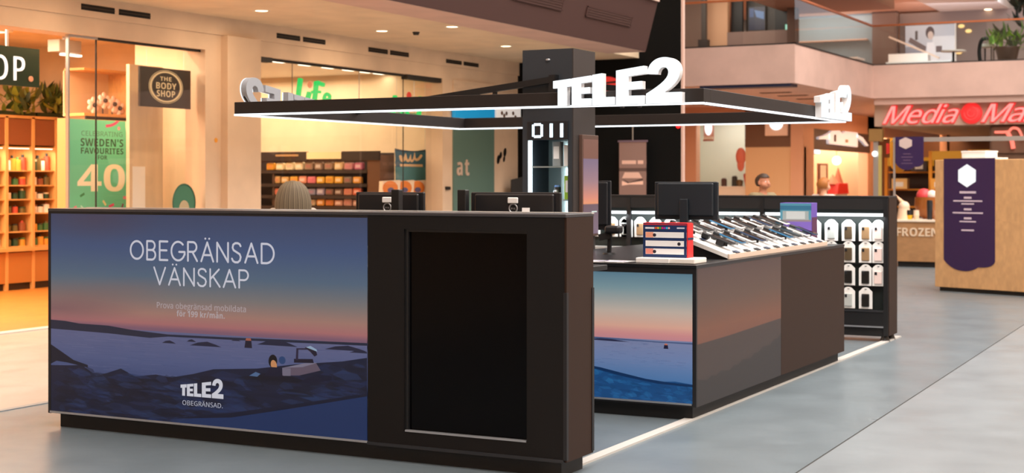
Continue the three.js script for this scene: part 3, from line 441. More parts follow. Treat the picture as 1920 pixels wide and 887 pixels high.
// things on the table
{ // sloped tray
  const t = thing('phone_tray', 'white sloping display tray of phones along the right edge of the table', 'display tray', [-3.7, 1.006, -11]); 
  const prof = [[-3.435, 1.012], [-3.435, 1.04], [-3.94, 1.222], [-3.94, 1.19]];
  const ex = (p, z0, z1) => extrude(p, z0 - z1).translate(0, 0, z1);
  part(t, 'board', ex(prof, -9.83, -12.3), std(0xf0efec, 0.45)); part(t, 'front_edge', ex([[-3.437, 1.008], [-3.425, 1.008], [-3.425, 1.042], [-3.437, 1.046]], -9.83, -12.3), std(0xe2cdbb, 0.5)); part(t, 'support', ex([[-3.45, 1.006], [-3.45, 1.012], [-3.93, 1.187], [-3.93, 1.006]], -9.86, -12.27), K.black, 'black wedge under the board');
}
const slope = Math.atan2(0.182, 0.505), fCol = [['white', std(0xf1f1f1, 0.3)], ['blue', std(0x2f6f9a, 0.3, 0.4)], ['black', std(0x15161a, 0.3)], ['silver', std(0xc4c7cc, 0.3, 0.6)], ['dark blue', std(0x1f3558, 0.3, 0.3)]];
const phoneFrame = new RoundedBoxGeometry(0.155, 0.009, 0.074, 2, 0.004), phoneScreen = new THREE.BoxGeometry(0.143, 0.0015, 0.066).translate(0, 0.0048, 0), phoneStand = merge([new RoundedBoxGeometry(0.05, 0.035, 0.045, 2, 0.006).translate(0.0, -0.02, 0), new THREE.CylinderGeometry(0.012, 0.016, 0.02, 12).translate(0.03, -0.018, 0)]), priceCard = new THREE.BoxGeometry(0.03, 0.004, 0.07).translate(0.112, -0.032, 0), alarm = new RoundedBoxGeometry(0.045, 0.035, 0.045, 2, 0.008).translate(-0.1, -0.015, 0);
function phone(x, z, k, i, row) {
  const y = 1.04 + ((-3.435 - x) / 0.505) * 0.182, n = 0.052;
  const t = thing('display_phone', `${fCol[k][0]} display phone, ${ord[i]} from the near end of the ${row} row on sloping tray`, 'phone', [x + n * Math.sin(slope), y + n * Math.cos(slope), z], 0, 'phones on the sloping tray');
  t.rotation.z = -slope; t.scale.setScalar(1.2); origin.set(t, [0, 0, 0]);
  const f = part(t, 'frame', phoneFrame.clone(), fCol[k][1]); part(f, 'screen', phoneScreen.clone(), K.screen); part(t, 'stand', phoneStand.clone(), i % 3 ? fCol[3][1] : K.plastic); part(t, 'price_card', priceCard.clone().translate(-0.005, -0.003, 0), i % 3 ? fCol[2][1] : std(0x24304a, 0.5)); part(t, 'alarm_puck', alarm.clone(), K.black);
}
for (let i = 0; i < 10; i++) phone(-3.565, -10.02 - i * 0.232, [2, 1, 0, 4, 3, 0, 1, 2, 0, 4, 0, 2][i], i, 'lower'); for (let i = 0; i < 10; i++) phone(-3.8, -10.0 - i * 0.232, [0, 2, 3, 1, 0, 2, 0, 4, 2, 0, 3, 1][i], i, 'upper');
{ // price box
  const tex = canvas(512, 384, (x, w, h) => {
    x.fillStyle = '#16305e'; x.fillRect(0, 0, w, h); x.fillStyle = '#d22b2b'; x.fillRect(0, 0, w, 10); x.fillStyle = '#e8e8ee'; x.fillRect(24, 36, 110, 20); const cols = ['#e8542a', '#f0b41e', '#4ab83c', '#e01e6e', '#9a2fb0', '#29b3e6', '#e8b0b0']; cols.forEach((c, i) => { x.fillStyle = c; x.fillRect(140 + i * 26, 34, 22, 22); }); x.fillStyle = '#cfd6e6'; x.fillRect(400, 36, 90, 16);
    for (const [y, c, dx] of [[92, '#efa68a', 40], [192, '#cfd2da', 330], [284, '#e38d7f', 40]]) { x.fillStyle = '#eeeff2'; x.fillRect(28, y, 456, 66); x.fillStyle = c; if (dx < 100) x.fillRect(30, y + 2, 92, 62); x.fillStyle = '#2a2430'; x.beginPath(); x.arc(dx + 95, y + 36, 20, 0, 7); x.fill(); }
  });
  const t = thing('promo_box', 'navy and red promotional box with three white stripes on the table corner', 'box', [-3.655, 1.042, -9.27]);
  part(t, 'carton', box(-3.815, -3.505, 1.042, 1.268, -9.22, -9.32), std(0x15294f, 0.5)); part(t, 'front_print', box(-3.813, -3.507, 1.044, 1.263, -9.217, -9.22), std(0xffffff, 0.45, 0, { map: tex })); part(t, 'red_side', box(-3.505, -3.498, 1.042, 1.268, -9.219, -9.32), std(0xd8282a, 0.5), 'red end'); part(t, 'red_top', box(-3.815, -3.505, 1.268, 1.272, -9.22, -9.32), std(0xd8282a, 0.5)); part(t, 'navy_band', box(-3.499, -3.4965, 1.16, 1.175, -9.219, -9.321), std(0x15294f, 0.5));
  const b = thing('box_stand', 'white block under the navy and red promotional box', 'stand', [-3.64, 1.006, -9.27]); part(b, 'block', rbox(-3.835, -3.425, 1.006, 1.042, -9.15, -9.38, 0.008), std(0xf2efe9, 0.5)); part(b, 'lip', rbox(-3.835, -3.6, 1.008, 1.04, -9.14, -9.152, 0.004), K.white);
}
{ const tex = canvas(256, 320, (x, w, h) => { x.fillStyle = '#4d93ad'; x.fillRect(0, 0, w, h); x.fillStyle = '#2f6f93'; x.fillRect(0, 18, w, 34); x.fillStyle = '#9aa9ad'; x.fillRect(20, 60, w - 40, 70); x.fillStyle = '#c2ccd0'; x.fillRect(50, 62, w - 100, 60); x.fillStyle = '#8a7f86'; x.fillRect(0, 128, w, 16); x.fillStyle = '#7a62c0'; x.fillRect(0, 142, w, h); });
  const t = thing('tablet_box', 'purple and blue product box standing behind the phone tray', 'box', [-3.71, 1.006, -12.4]); part(t, 'carton', rbox(-3.85, -3.575, 1.006, 1.362, -12.35, -12.52, 0.004), std(0x6a52b4, 0.5)); part(t, 'front_print', box(-3.847, -3.578, 1.01, 1.358, -12.346, -12.35), std(0xffffff, 0.45, 0, { map: tex })); part(t, 'side_print', box(-3.575, -3.572, 1.01, 1.24, -12.36, -12.51), std(0x5a2a52, 0.5), 'plum side'); }
monitor('table_monitor', 'large matt black screen back standing left of the phone tray', [-3.69, 1.006, -9.7], 0.465, 0.262, 0.537, { turn: 0, mat: std(0x1a232b, 0.45) });
monitor('table_monitor', 'black screen back half hidden by the queue column', [-5.28, 0.95, -11.62], 0.36, 0.42, 0.6, { turn: 0, mat: std(0x24262b, 0.45) });
{ const t = thing('side_cabinet', 'black cabinet beside the column carrying the half hidden screen', 'cabinet', [-5.4, 0, -11.7]); part(t, 'carcass', box(-5.7, -5.02, 0.05, 0.935, -11.4, -11.95), K.black); part(t, 'worktop', rbox(-5.71, -5.015, 0.935, 0.95, -11.39, -11.96, 0.004), K.charcoal); part(t, 'plinth', box(-5.68, -5.04, 0, 0.05, -11.43, -11.92), K.plinth); }
{ const t = thing('barcode_scanner', 'black barcode scanner on a stand between the two table screens', 'scanner', [-4.45, 1.006, -10.1]); part(t, 'foot', cyl(-4.45, -10.1, 1.006, 1.02, 0.05, 0.045), K.black); part(t, 'stem', bar([-4.45, 1.02, -10.1], [-4.44, 1.16, -10.1], 0.025), K.black); part(t, 'handle', bar([-4.44, 1.15, -10.1], [-4.52, 1.13, -10.08], 0.04, 0.05), K.black); part(t, 'head', rbox(-4.47, -4.35, 1.16, 1.22, -10.05, -10.14, 0.02, 3), K.plastic); }
for (const [x, z, a, l] of [[-4.18, -9.2, 0.2, 'white leaflet on the table beside the long counter'], [-4.02, -9.24, -0.1, 'white leaflet on the table left of the promotional box']]) { const t = thing('leaflet', l, 'leaflet', [x, 1.006, z], a); part(t, 'sheet', box(-0.1, 0.1, 0, 0.003, -0.09, 0.09), K.white); part(t, 'photo', box(-0.08, 0.08, 0.003, 0.0036, -0.03, 0.03), std(0x8b7fa6, 0.5)); }

// ---------------------------------------------------------------- shop on the left (cosmetics), glass front
area(3.6, 4.5, [-14.2, 3.4, -11.8], [-14.2, 0, -11.8], 0xffe0be, LV.storeA);
struct('ceiling_shop', muv(merge([box(-18.1, -11.85, 3.27, 3.32, -16.6, -20.3), box(-12.9, -11.85, 3.27, 3.32, -14.7, -16.6)]), 2), W.white);
area(3.2, 3.2, [-14.6, 3.2, -18.5], [-14.6, 0, -18.5], 0xffe4c0, LV.storeB);
function pane(n, z0, z1, y0 = 0.04, y1 = 3.12) {
  const m = struct(`window_${n}`, box(SX - 0.1, SX - 0.1, y0, y1, z0, z1).scale(1, 1, 1), glass); m.geometry.dispose(); m.geometry = new THREE.PlaneGeometry(Math.abs(z1 - z0), y1 - y0).rotateY(Math.PI / 2).translate(SX - 0.1, (y0 + y1) / 2, (z0 + z1) / 2); return m;
}
const w1 = pane(1, -11.98, -12.4), w2 = pane(2, -12.4, -14.14), w3 = pane(3, -15.185, -18.8), w4 = pane(4, -18.8, -19.79);
struct('window_frame', merge([box(SX - 0.12, SX - 0.08, 0, 3.12, -11.965, -11.985), box(SX - 0.13, SX - 0.07, 3.095, 3.12, -11.97, -12.4)]), W.steel, w1);
struct('window_frame', merge([box(SX - 0.106, SX - 0.094, 0, 3.12, -12.395, -12.41), box(SX - 0.13, SX - 0.07, 3.095, 3.12, -12.4, -14.14), box(SX - 0.13, SX - 0.07, 0, 0.04, -12.4, -14.14)]), W.dark, w2);
struct('window_frame', merge([box(SX - 0.13, SX - 0.02, 3.06, 3.12, -15.185, -15.5), box(SX - 0.13, SX - 0.07, 3.09, 3.12, -15.185, -18.8), box(SX - 0.13, SX - 0.07, 0, 0.04, -15.185, -18.8)]), W.dark, w3);
struct('window_frame', merge([box(SX - 0.106, SX - 0.094, 0, 3.12, -18.795, -18.805), box(SX - 0.13, SX - 0.02, 3.05, 3.12, -18.8, -19.79), box(SX - 0.13, SX - 0.07, 0, 0.04, -18.8, -19.79)]), W.dark, w4);
solo('wall_sticker', 'small yellow dot stuck on the white pier between the shop windows', 'sticker', new THREE.CylinderGeometry(0.028, 0.028, 0.006, 18).rotateZ(Math.PI / 2).translate(SX + 0.003, 2.04, -14.34), std(0xf0a83a, 0.5));
{ // hanging sign over the entrance
  const t = thing('hanging_sign', 'dark green sign with white letters OP. hanging in the shop entrance', 'sign', [-12.6, 2.6, -12]), g = std(0x12301c, 0.35);
  part(t, 'panel', box(-12.64, -12.6, 2.61, 3.045, -10.6, -12.566), g); for (const z of [-12.1, -11]) part(t, 'hanger', box(-12.63, -12.61, 3.045, 3.53, z - 0.015, z + 0.015), W.steel);
  const tx = (s, sz, z, y, m = std(0xffffff, 0.4, 0, { emissive: 0xffffff, emissiveIntensity: 0.6 })) => part(t, 'letter', letters(s, sz, 0.012, FR).rotateY(Math.PI / 2).translate(-12.6, y, z), m);
  tx('O', 0.27, -11.83, 2.67); tx('P', 0.27, -12.14, 2.67); part(t, 'full_stop', new THREE.CylinderGeometry(0.032, 0.032, 0.014, 18).rotateZ(Math.PI / 2).translate(-12.594, 2.7, -12.43), std(0xe0a98c, 0.5)); tx('H', 0.27, -11.5, 2.67);
}
{ // shelving along the back
  const t = thing('wall_shelf', 'tall orange wooden wall shelf full of small jars in the left shop', 'shelf', [-16.2, 0, -15]), z0 = -13.4, z1 = -16.32;
  part(t, 'back_panel', box(-16.5, -16.48, 0, 2.48, z0, z1), std(0xf6dcb4, 0.6)); part(t, 'top_board', box(-16.5, -16, 2.44, 2.48, z0, z1), W.orangeWood);
  for (const z of [-13.89, -14.37, -14.85, -15.345, -15.845, -16.3]) part(t, 'upright', box(-16.49, -16, 0, 2.46, z - 0.025, z + 0.025), W.orangeWood);
  for (const y of [2.035, 1.7, 1.49, 1.29, 1.09, 0.83, 0.62]) part(t, 'shelf_board', box(-16.48, -16.02, y - 0.018, y, z0, z1), W.orangeWood);
  part(t, 'work_ledge', box(-16.49, -15.93, 0.55, 0.6, z0, z1), W.orangeWood);
  for (const [a, b] of [[-13.9, -14.36], [-14.4, -14.83], [-14.88, -15.32], [-15.37, -15.82], [-15.87, -16.28]]) { part(t, 'door_panel', box(-16.04, -16.02, 2.06, 2.43, a, b), std(0x8a4f2a, 0.55), 'brown upper door'); part(t, 'drawer_front', box(-16.03, -16.01, 0.1, 0.53, a, b), std(0xb67838, 0.55)); part(t, 'light_strip', box(-16.1, -16.06, 2.005, 2.017, a, b), glow(0xfff0cf, 2.2)); area(0.05, Math.abs(a - b), [-16.08, 1.995, (a + b) / 2], [-16.25, 1, (a + b) / 2], 0xffe8c8, 60); }
  part(t, 'plinth', box(-16.48, -16.05, 0, 0.1, z0, z1), std(0x2b1c12, 0.6));
}
const prodCols = [[0x3f6f3a, 'green'], [0xe9d7b4, 'cream'], [0xc94f3a, 'red'], [0x6b5a2a, 'olive'], [0xf2ece0, 'white'], [0xd99a35, 'amber'], [0x274a2e, 'dark green'], [0x8c4a2a, 'brown']];
const prodMats = prodCols.map(([c]) => std(c, 0.45));
const capMat = std(0x1c1a18, 0.5);
{
  const cols = [[-15.0, -15.3], [-15.4, -15.8], [-15.9, -16.26]], rows = [[1.7, 'top lit'], [1.49, 'second'], [1.29, 'third'], [1.09, 'fourth'], [0.83, 'fifth'], [0.62, 'sixth']], cn = ['left', 'middle', 'right'];
  rows.forEach(([y, rn], r) => cols.forEach(([a, b], c) => { const n = r === 0 ? 4 : 3; for (let i = 0; i < n; i++) {
    const k = Math.floor(rnd() * prodCols.length), z = a + (b - a) * (i + 0.5) / n, h = (r === 0 ? 0.24 : 0.145) * rr(0.75, 1.05), rad = rr(0.042, 0.058), wide = rnd() < 0.4;
    const t = thing('cosmetic_jar', `${prodCols[k][1]} ${wide ? 'jar' : 'bottle'} number ${['one', 'two', 'three', 'four'][i]} from the left on the ${rn} board, ${cn[c]} visible bay`, 'bottle', [-16.12, y, z], 0, 'jars on the orange wall shelf');
    part(t, 'body', cyl(-16.12, z, y, y + h * (wide ? 0.6 : 0.8), rad, rad * 0.95, 14), prodMats[k]); part(t, 'cap', cyl(-16.12, z, y + h * (wide ? 0.6 : 0.8), y + h * (wide ? 0.75 : 1), wide ? rad : rad * 0.45, wide ? rad : rad * 0.4, 12), i % 2 ? capMat : prodMats[(k + 3) % 8]);
  } }));
}
// trailing plants along the shelf top
function leafGeo(l, w) { const s = new THREE.Shape(); s.moveTo(0, 0); s.quadraticCurveTo(w, l * 0.35, 0, l); s.quadraticCurveTo(-w, l * 0.35, 0, 0); const g = new THREE.ShapeGeometry(s, 5), p = g.attributes.position; for (let i = 0; i < p.count; i++) { const y = p.getY(i) / l, x = p.getX(i) / w; p.setZ(i, -0.35 * l * y * y + Math.abs(x) * w * 0.35); } g.computeVertexNormals(); return g; }
const leafG = [leafGeo(0.2, 0.075), leafGeo(0.26, 0.06), leafGeo(0.16, 0.08)], leafM = [0x5f7028, 0x86902e, 0x35461a, 0xa8a840, 0x4c6022].map((c) => phys({ color: c, roughness: 0.5, side: THREE.DoubleSide, transmission: 0.3, thickness: 0 }));
function leaves(t, n, [x, y, z], [rx, ry, rz], mats, geos, scale = 1) {
  for (let i = 0; i < n; i++) { const m = new THREE.Mesh(geos[i % geos.length], mats[Math.floor(rnd() * mats.length)]), a = rnd() * 6.283, e = rr(-0.5, 0.9); m.name = 'leaf'; m.position.set(x + rx * rr(-1, 1), y + ry * rr(-1, 1), z + rz * rr(-1, 1)); m.rotation.set(e, a, rr(-0.8, 0.8), 'YXZ'); m.rotation.x += 0.7; m.scale.setScalar(scale * rr(0.7, 1.15)); t.add(m); }
}
for (const [i, z] of [-14.2, -14.9, -15.6, -16.3].entries()) {
  const t = thing('shelf_plant', ['leafy green plant on the wall shelf behind the hanging green sign', 'leafy green plant on the wall shelf, second from the hanging green sign', 'leafy green plant on the wall shelf, third from the hanging green sign', 'leafy green plant at the right end of the wall shelf by the glass edge'][i], 'plant', [-16.2, 2.48, z], 0, 'plants along the shelf top');
  part(t, 'trough', rbox(-16.38, -16.04, 2.48, 2.54, z - 0.33, z + 0.33, 0.01), std(0x2f3a1c, 0.7)); leaves(t, 64, [0.14, 0.16, 0], [0.2, 0.16, 0.18], leafM, leafG, 1.15);
}
{ // poster board
  const tex = canvas(512, 1024, (x, w, h) => {
    x.fillStyle = '#69d2b0'; x.fillRect(0, 0, w, h); const conf = (a, b, r, c) => { x.fillStyle = c; x.beginPath(); x.arc(a * w, b * h, r * w, 0, 7); x.fill(); };
    x.strokeStyle = '#f6f6e8'; x.lineWidth = 22; x.beginPath(); x.moveTo(w * 0.86, -10); x.quadraticCurveTo(w * 0.84, h * 0.1, w * 1.02, h * 0.15); x.stroke(); x.strokeStyle = '#d94f86'; x.lineWidth = 16; x.beginPath(); x.moveTo(w * 0.74, -5); x.quadraticCurveTo(w * 0.66, h * 0.03, w * 0.55, h * 0.03); x.stroke(); x.strokeStyle = '#2f7d54'; x.lineWidth = 12; x.beginPath(); x.moveTo(w * 0.9, h * 0.08); x.quadraticCurveTo(w * 0.92, h * 0.13, w * 1.02, h * 0.16); x.stroke();
    conf(0.95, 0.19, 0.02, '#e06a8c'); conf(0.86, 0.22, 0.014, '#f0e2a0'); conf(0.98, 0.24, 0.014, '#e06a8c'); conf(0.74, 0.04, 0.02, '#e79ab0');
    x.fillStyle = '#2d5a44'; x.textAlign = 'center'; const tx = (s, cy, cap, wd, f = 'bold', fam = 'sans-serif', col = '#2d5a44') => { x.save(); x.fillStyle = col; x.font = `${f} ${cap / 0.72}px ${fam}`; const k = (wd * w) / x.measureText(s).width; x.translate(0.5 * w, cy * h); x.scale(k, 1); x.fillText(s, 0, 0); x.restore(); };
    tx('CELEBRATING', 0.087, 28, 0.6, '', 'sans-serif', '#4c8a6c'); tx("SWEDEN'S", 0.142, 42, 0.62, 'bold'); tx('FAVOURITES', 0.182, 34, 0.62, 'bold'); tx('FOR', 0.212, 22, 0.14);
    tx('40', 0.385, 150, 0.7, 'bold', 'sans-serif', '#fbf6e2');
    for (let i = 0; i < 60; i++) { x.save(); x.translate(rnd() * w, h * (0.4 + 0.6 * rnd() ** 0.8)); x.rotate(rnd() * 6); x.fillStyle = ['#e0447c', '#f2e6b0', '#2f8a5a', '#8a2f5a', '#c9d94a', '#bfeee0', '#e68aa0'][i % 7]; const s = 14 + 26 * rnd(); x.fillRect(0, 0, s * 1.6, s * 0.6); x.restore(); }
  });
  const t = thing('poster_board', 'mint green poster with a big 40 on a wooden board inside the glass', 'poster', [-12.65, 0, -13.58]);
  part(t, 'board', box(-12.74, -12.61, 0.05, 2.28, -12.984, -14.187), std(0xe0a468, 0.6)); part(t, 'print', box(-12.61, -12.605, 0.06, 2.275, -12.99, -14.18), std(0xffffff, 0.5, 0, { map: tex })); part(t, 'foot', box(-12.85, -12.5, 0, 0.05, -13.05, -14.12), W.orangeWood);
}
{ // cream display wall behind the glass with its pale sheet
  const t = thing('window_screen', 'cream display wall standing behind the shop glass', 'screen', [-12.75, 0, -14.35]);
  part(t, 'panel', box(-12.62, -12.57, 0, 2.93, -14.2, -14.54), W.greyWall, 'greyer left part'); part(t, 'panel', box(-12.2, -12.15, 0, 2.93, -13.55, -14.14), W.cream); part(t, 'sheet', box(-12.15, -12.146, 0, 1.72, -13.6, -13.82), W.white, 'white sheet');
}
{ // glass logo panel
  const tex = canvas(512, 512, (x, w, h) => { x.fillStyle = '#2a2219'; x.fillRect(0, 0, w, h); x.strokeStyle = '#e0cfa6'; x.lineWidth = 22; x.beginPath(); x.ellipse(w * 0.5, h * 0.47, w * 0.3, h * 0.38, 0, 0, 7); x.stroke(); x.lineWidth = 6; x.beginPath(); x.ellipse(w * 0.5, h * 0.47, w * 0.335, h * 0.425, 0, 0, 7); x.stroke(); x.fillStyle = '#e0cfa6'; x.textAlign = 'center'; const fit = (s, y, cap, wd) => { x.save(); x.font = `bold ${cap / 0.72}px sans-serif`; x.translate(w / 2, y * h); x.scale((wd * w) / x.measureText(s).width, 1); x.fillText(s, 0, 0); x.restore(); }; fit('THE', 0.32, 56, 0.24); fit('BODY', 0.53, 84, 0.42); fit('SHOP', 0.73, 84, 0.38); });
  const t = thing('logo_panel', 'square dark panel with a cream ringed logo hanging in the shop window', 'sign', [-11.66, 2.4, -13.6]);
  part(t, 'panel', box(-11.68, -11.655, 2.405, 2.865, -13.17, -14.06), std(0x1c1712, 0.4)); part(t, 'print', box(-11.655, -11.652, 2.408, 2.862, -13.175, -14.055), std(0xffffff, 0.4, 0, { map: tex })); for (const z of [-13.3, -13.95]) part(t, 'wire', box(-11.67, -11.667, 2.865, 3.12, z - 0.002, z + 0.002), W.steel);
}
{ const t = thing('window_sticker', 'round teal sticker low on the shop glass', 'sticker', [SX - 0.09, 1.12, -13.87]); const d = (r, x, z = -13.86, y = 1.29) => new THREE.CylinderGeometry(r, r, 0.004, 28).rotateZ(Math.PI / 2).scale(1, 1.1, 1).translate(x, y, z); part(t, 'disc', d(0.205, SX - 0.09), std(0x3f7a62, 0.5)); part(t, 'emblem', d(0.09, SX - 0.087, -13.86, 1.22), std(0xb9a98a, 0.5)); part(t, 'ring', new THREE.TorusGeometry(0.2, 0.008, 6, 36).scale(1, 1.1, 1).rotateY(Math.PI / 2).translate(SX - 0.087, 1.29, -13.86), std(0x2c5c49, 0.5)); }
{ // small shelf with white blossom ornaments
  const t = thing('blossom_shelf', 'small wooden shelf box holding white blossoms behind the glass', 'shelf', [-14.1, 2.3, -15.1]);
  part(t, 'board', box(-14.3, -13.95, 2.4, 2.44, -14.7, -15.53), W.orangeWood); part(t, 'back', box(-14.32, -14.3, 2.4, 3.0, -14.7, -15.53), std(0xd8b890, 0.6)); part(t, 'front_trim', box(-13.96, -13.94, 2.34, 2.4, -14.72, -15.53), W.dark); part(t, 'top_board', box(-14.3, -13.95, 3.0, 3.03, -14.7, -15.53), W.orangeWood); part(t, 'end_panel', box(-14.3, -13.95, 2.44, 3.0, -15.53, -15.55), W.orangeWood); 
  part(t, 'leg', box(-14.3, -13.95, 0, 2.4, -15.53, -15.555), W.orangeWood); 
}
for (const [i, [z, y]] of [[-14.95, 2.55], [-15.15, 2.62], [-15.33, 2.58], [-15.43, 2.53]].entries()) {
  const t = thing('blossom', `white and pink paper blossom, ${ord[i]} from the left on the small shelf`, 'flower', [-14.05, 2.44, z], 0, 'paper blossoms');
  part(t, 'stem', bar([-14.05, 2.44, z], [-14.05, y, z], 0.012), W.dark); for (let k = 0; k < 6; k++) { const a = (k / 6) * 6.283; part(t, 'petal', new THREE.SphereGeometry(0.055, 8, 6).scale(0.4, 1, 0.75).rotateX(a).translate(-14.03, y + 0.06 * Math.cos(a), z + 0.06 * Math.sin(a)), k % 2 ? std(0xf6e6d6, 0.6) : std(0xefc9b4, 0.6)); } part(t, 'heart', new THREE.SphereGeometry(0.03, 8, 6).translate(-14.0, y, z), std(0x3c2a1c, 0.6));
}
{ const t = thing('ceiling_projector', 'grey box and light bar hanging from the shop ceiling by the glass edge', 'lamp', [-14, 3.1, -14.45]); part(t, 'housing', rbox(-14.1, -13.9, 3.2, 3.36, -14.2, -14.6, 0.01), std(0x9a8f82, 0.6)); part(t, 'hanger', box(-14.02, -13.98, 3.36, 3.53, -14.38, -14.42), W.steel); part(t, 'light_bar', box(-14.03, -13.97, 3.165, 3.19, -14.34, -14.68), glow(0xfff2d8, 3)); }
{ const t = thing('ceiling_light', 'long pale light fitting on the left shop ceiling above the hanging sign', 'light', [-15, 3.5, -14]); part(t, 'frame', rbox(-15.2, -14.8, 3.49, 3.53, -12.8, -14.3, 0.008), W.white); part(t, 'diffuser', box(-15.16, -14.84, 3.484, 3.49, -12.85, -14.25), glow(0xffe6bd, 2)); }

// ---------------------------------------------------------------- second shop: sweets rack, sign, banner, bags
{
  const t = thing('sweets_rack', 'dark brown shelving rack stocked with bright packets in the second shop', 'rack', [-13.4, 0, -19.2]), x0 = -15.1, x1 = -12.14, z0 = -19, z1 = -19.42, bm = std(0x4a3222, 0.6), dk = std(0x2a1a10, 0.6);
  part(t, 'back_board', box(x0, x1, 0, 1.98, z1, z1 + 0.02), dk); part(t, 'side_panel', box(-12.364, x1, 0, 1.94, z0 - 0.01, z1), std(0x6e4a30, 0.6), 'lighter brown right end'); part(t, 'side_panel', box(x0, x0 + 0.04, 0, 1.94, z0 - 0.01, z1), bm);
  part(t, 'header', box(x0, -13.46, 1.86, 2.0, z0 + 0.01, z0 - 0.03), dk); part(t, 'header', box(-12.82, x1, 1.86, 2.0, z0 + 0.01, z0 - 0.03), dk); part(t, 'sign_plate', box(-13.46, -12.82, 1.885, 1.99, z0 + 0.02, z0 - 0.02), std(0xf6dfae, 0.5)); part(t, 'header_strip', box(-14.05, -13.62, 1.93, 1.96, z0 + 0.01, z0 + 0.02), std(0xb08a5e, 0.5)); part(t, 'valance', box(x0, -12.364, 1.84, 1.88, z0 - 0.02, z0 - 0.06), bm);
  [1.715, 1.505, 1.325, 1.16, 0.85, 0.5].forEach((y) => part(t, 'shelf_board', box(x0 + 0.04, -12.364, y - 0.05, y, z0 + 0.0, z1 + 0.02), dk)); part(t, 'plinth', box(x0, x1, 0, 0.12, z0 - 0.02, z1), dk); part(t, 'divider', box(-14.14, -14.1, 0.1, 1.68, z0 - 0.02, z1), bm);
  const rowsT = [[1.715, 0.125, [['yellow and orange', 0xe8a32a], ['cream', 0xfbe6b8], ['cream', 0xfbeac4], ['pale cream', 0xf7e3bd], ['grey brown', 0xa88a72], ['grey brown', 0xa58874], ['grey brown', 0xab8e76], ['cream', 0xf5d7a2], ['pink', 0xe2a0a4], ['magenta and pink', 0xd87a9e]]], [1.505, 0.12, [['tan', 0xd0a468], ['tan', 0xd8ac64], ['golden', 0xf0b640], ['salmon', 0xee9c80], ['pink', 0xe8808c], ['yellow', 0xf2ba34], ['yellow', 0xf0b22c], ['yellow', 0xf2b838], ['grey', 0x8c7a68], ['orange yellow', 0xf0a83a]]], [1.325, 0.115, [['coral', 0xe08868], ['yellow', 0xe8c060], ['orange', 0xe87a3c], ['light blue', 0x9ea6c8], ['grey blue', 0x9a9cb8], ['lilac', 0xa8a0c0], ['brown', 0x8a6a58], ['brown', 0x86685a], ['salmon', 0xe69a7c], ['orange red', 0xe87048]]], [1.16, 0.11, [['tan', 0xc8ac88], ['tan', 0xc0a888], ['sage', 0xa8a890], ['sage', 0x9aa48c], ['cream', 0xcdbb9a], ['orange', 0xe8a03c], ['orange', 0xe08a30], ['pinkish', 0xd8a08c], ['pinkish', 0xd4a090], ['pinkish', 0xd6a494]]]];
  rowsT.forEach(([y, h, list], r) => list.forEach(([nm, c], i) => {
    const n = list.length, x = -14.22 + 0.17 * (i + (r ? 0.7 : 0)) * (r ? 0.985 : 1.08) + 0.02, w = 0.145, hh = h * rr(0.9, 1.05);
    const q = thing('sweets_packet', `${nm} packet, ${ord[i]} from the left on the ${['top', 'second', 'third', 'fourth'][r]} board of the brown rack`, 'packet', [x, y, z0 - 0.08], 0, 'packets on the brown rack');
    const g = new RoundedBoxGeometry(w, hh, 0.09, 3, 0.022), p = g.attributes.position; for (let k = 0; k < p.count; k++) { const f = 1 - 0.25 * Math.max(0, p.getY(k) / hh); p.setZ(k, p.getZ(k) * f); } part(q, 'bag', g.translate(x, y + hh / 2, z0 - 0.08), std(c, 0.4)); part(q, 'label_print', new THREE.BoxGeometry(w * 0.6, hh * 0.4, 0.004).translate(x, y + hh * 0.5, z0 - 0.032), std(new THREE.Color(c).lerp(new THREE.Color(i % 2 ? 0xffffff : 0xb03050), 0.35), 0.5));
  }));
}
{ // green script sign
  const t = thing('shop_sign', 'green glowing letters life with an orange dot in the second shop', 'sign', [-12.05, 2.62, -17.1]), gm = glow(0x1fd45f, 0.9);
  const L = (a, b, y0, y1, lean = 0.06) => bar([-12, y0, a], [-12, y1, a - lean], 0.05, 0.06);
  part(t, 'letter', L(-16.72, 0, 2.67, 2.95), gm); part(t, 'letter', L(-16.93, 0, 2.64, 2.77), gm); part(t, 'dot', new THREE.SphereGeometry(0.05, 12, 8).scale(0.5, 1, 1).translate(-12, 2.88, -17.0), glow(0xf08a5a, 0.8)); part(t, 'letter', merge([L(-17.1, 0, 2.6, 2.93), bar([-12, 2.92, -17.17], [-12, 2.89, -17.33], 0.05), bar([-12, 2.78, -17.05], [-12, 2.79, -17.25], 0.04)]), gm);
  const e = new THREE.TorusGeometry(0.08, 0.028, 8, 22, 5.2).rotateZ(0.5).rotateY(Math.PI / 2).translate(-12, 2.69, -17.42); part(t, 'letter', merge([e, bar([-12, 2.69, -17.34], [-12, 2.71, -17.5], 0.035)]), gm); part(t, 'rail', box(-12.06, -12.03, 2.58, 2.6, -16.6, -19.9), W.steel); for (const z of [-16.65, -18.3, -19.85]) part(t, 'hanger', box(-12.05, -12.04, 2.6, 3.27, z - 0.004, z + 0.004), W.steel);
}
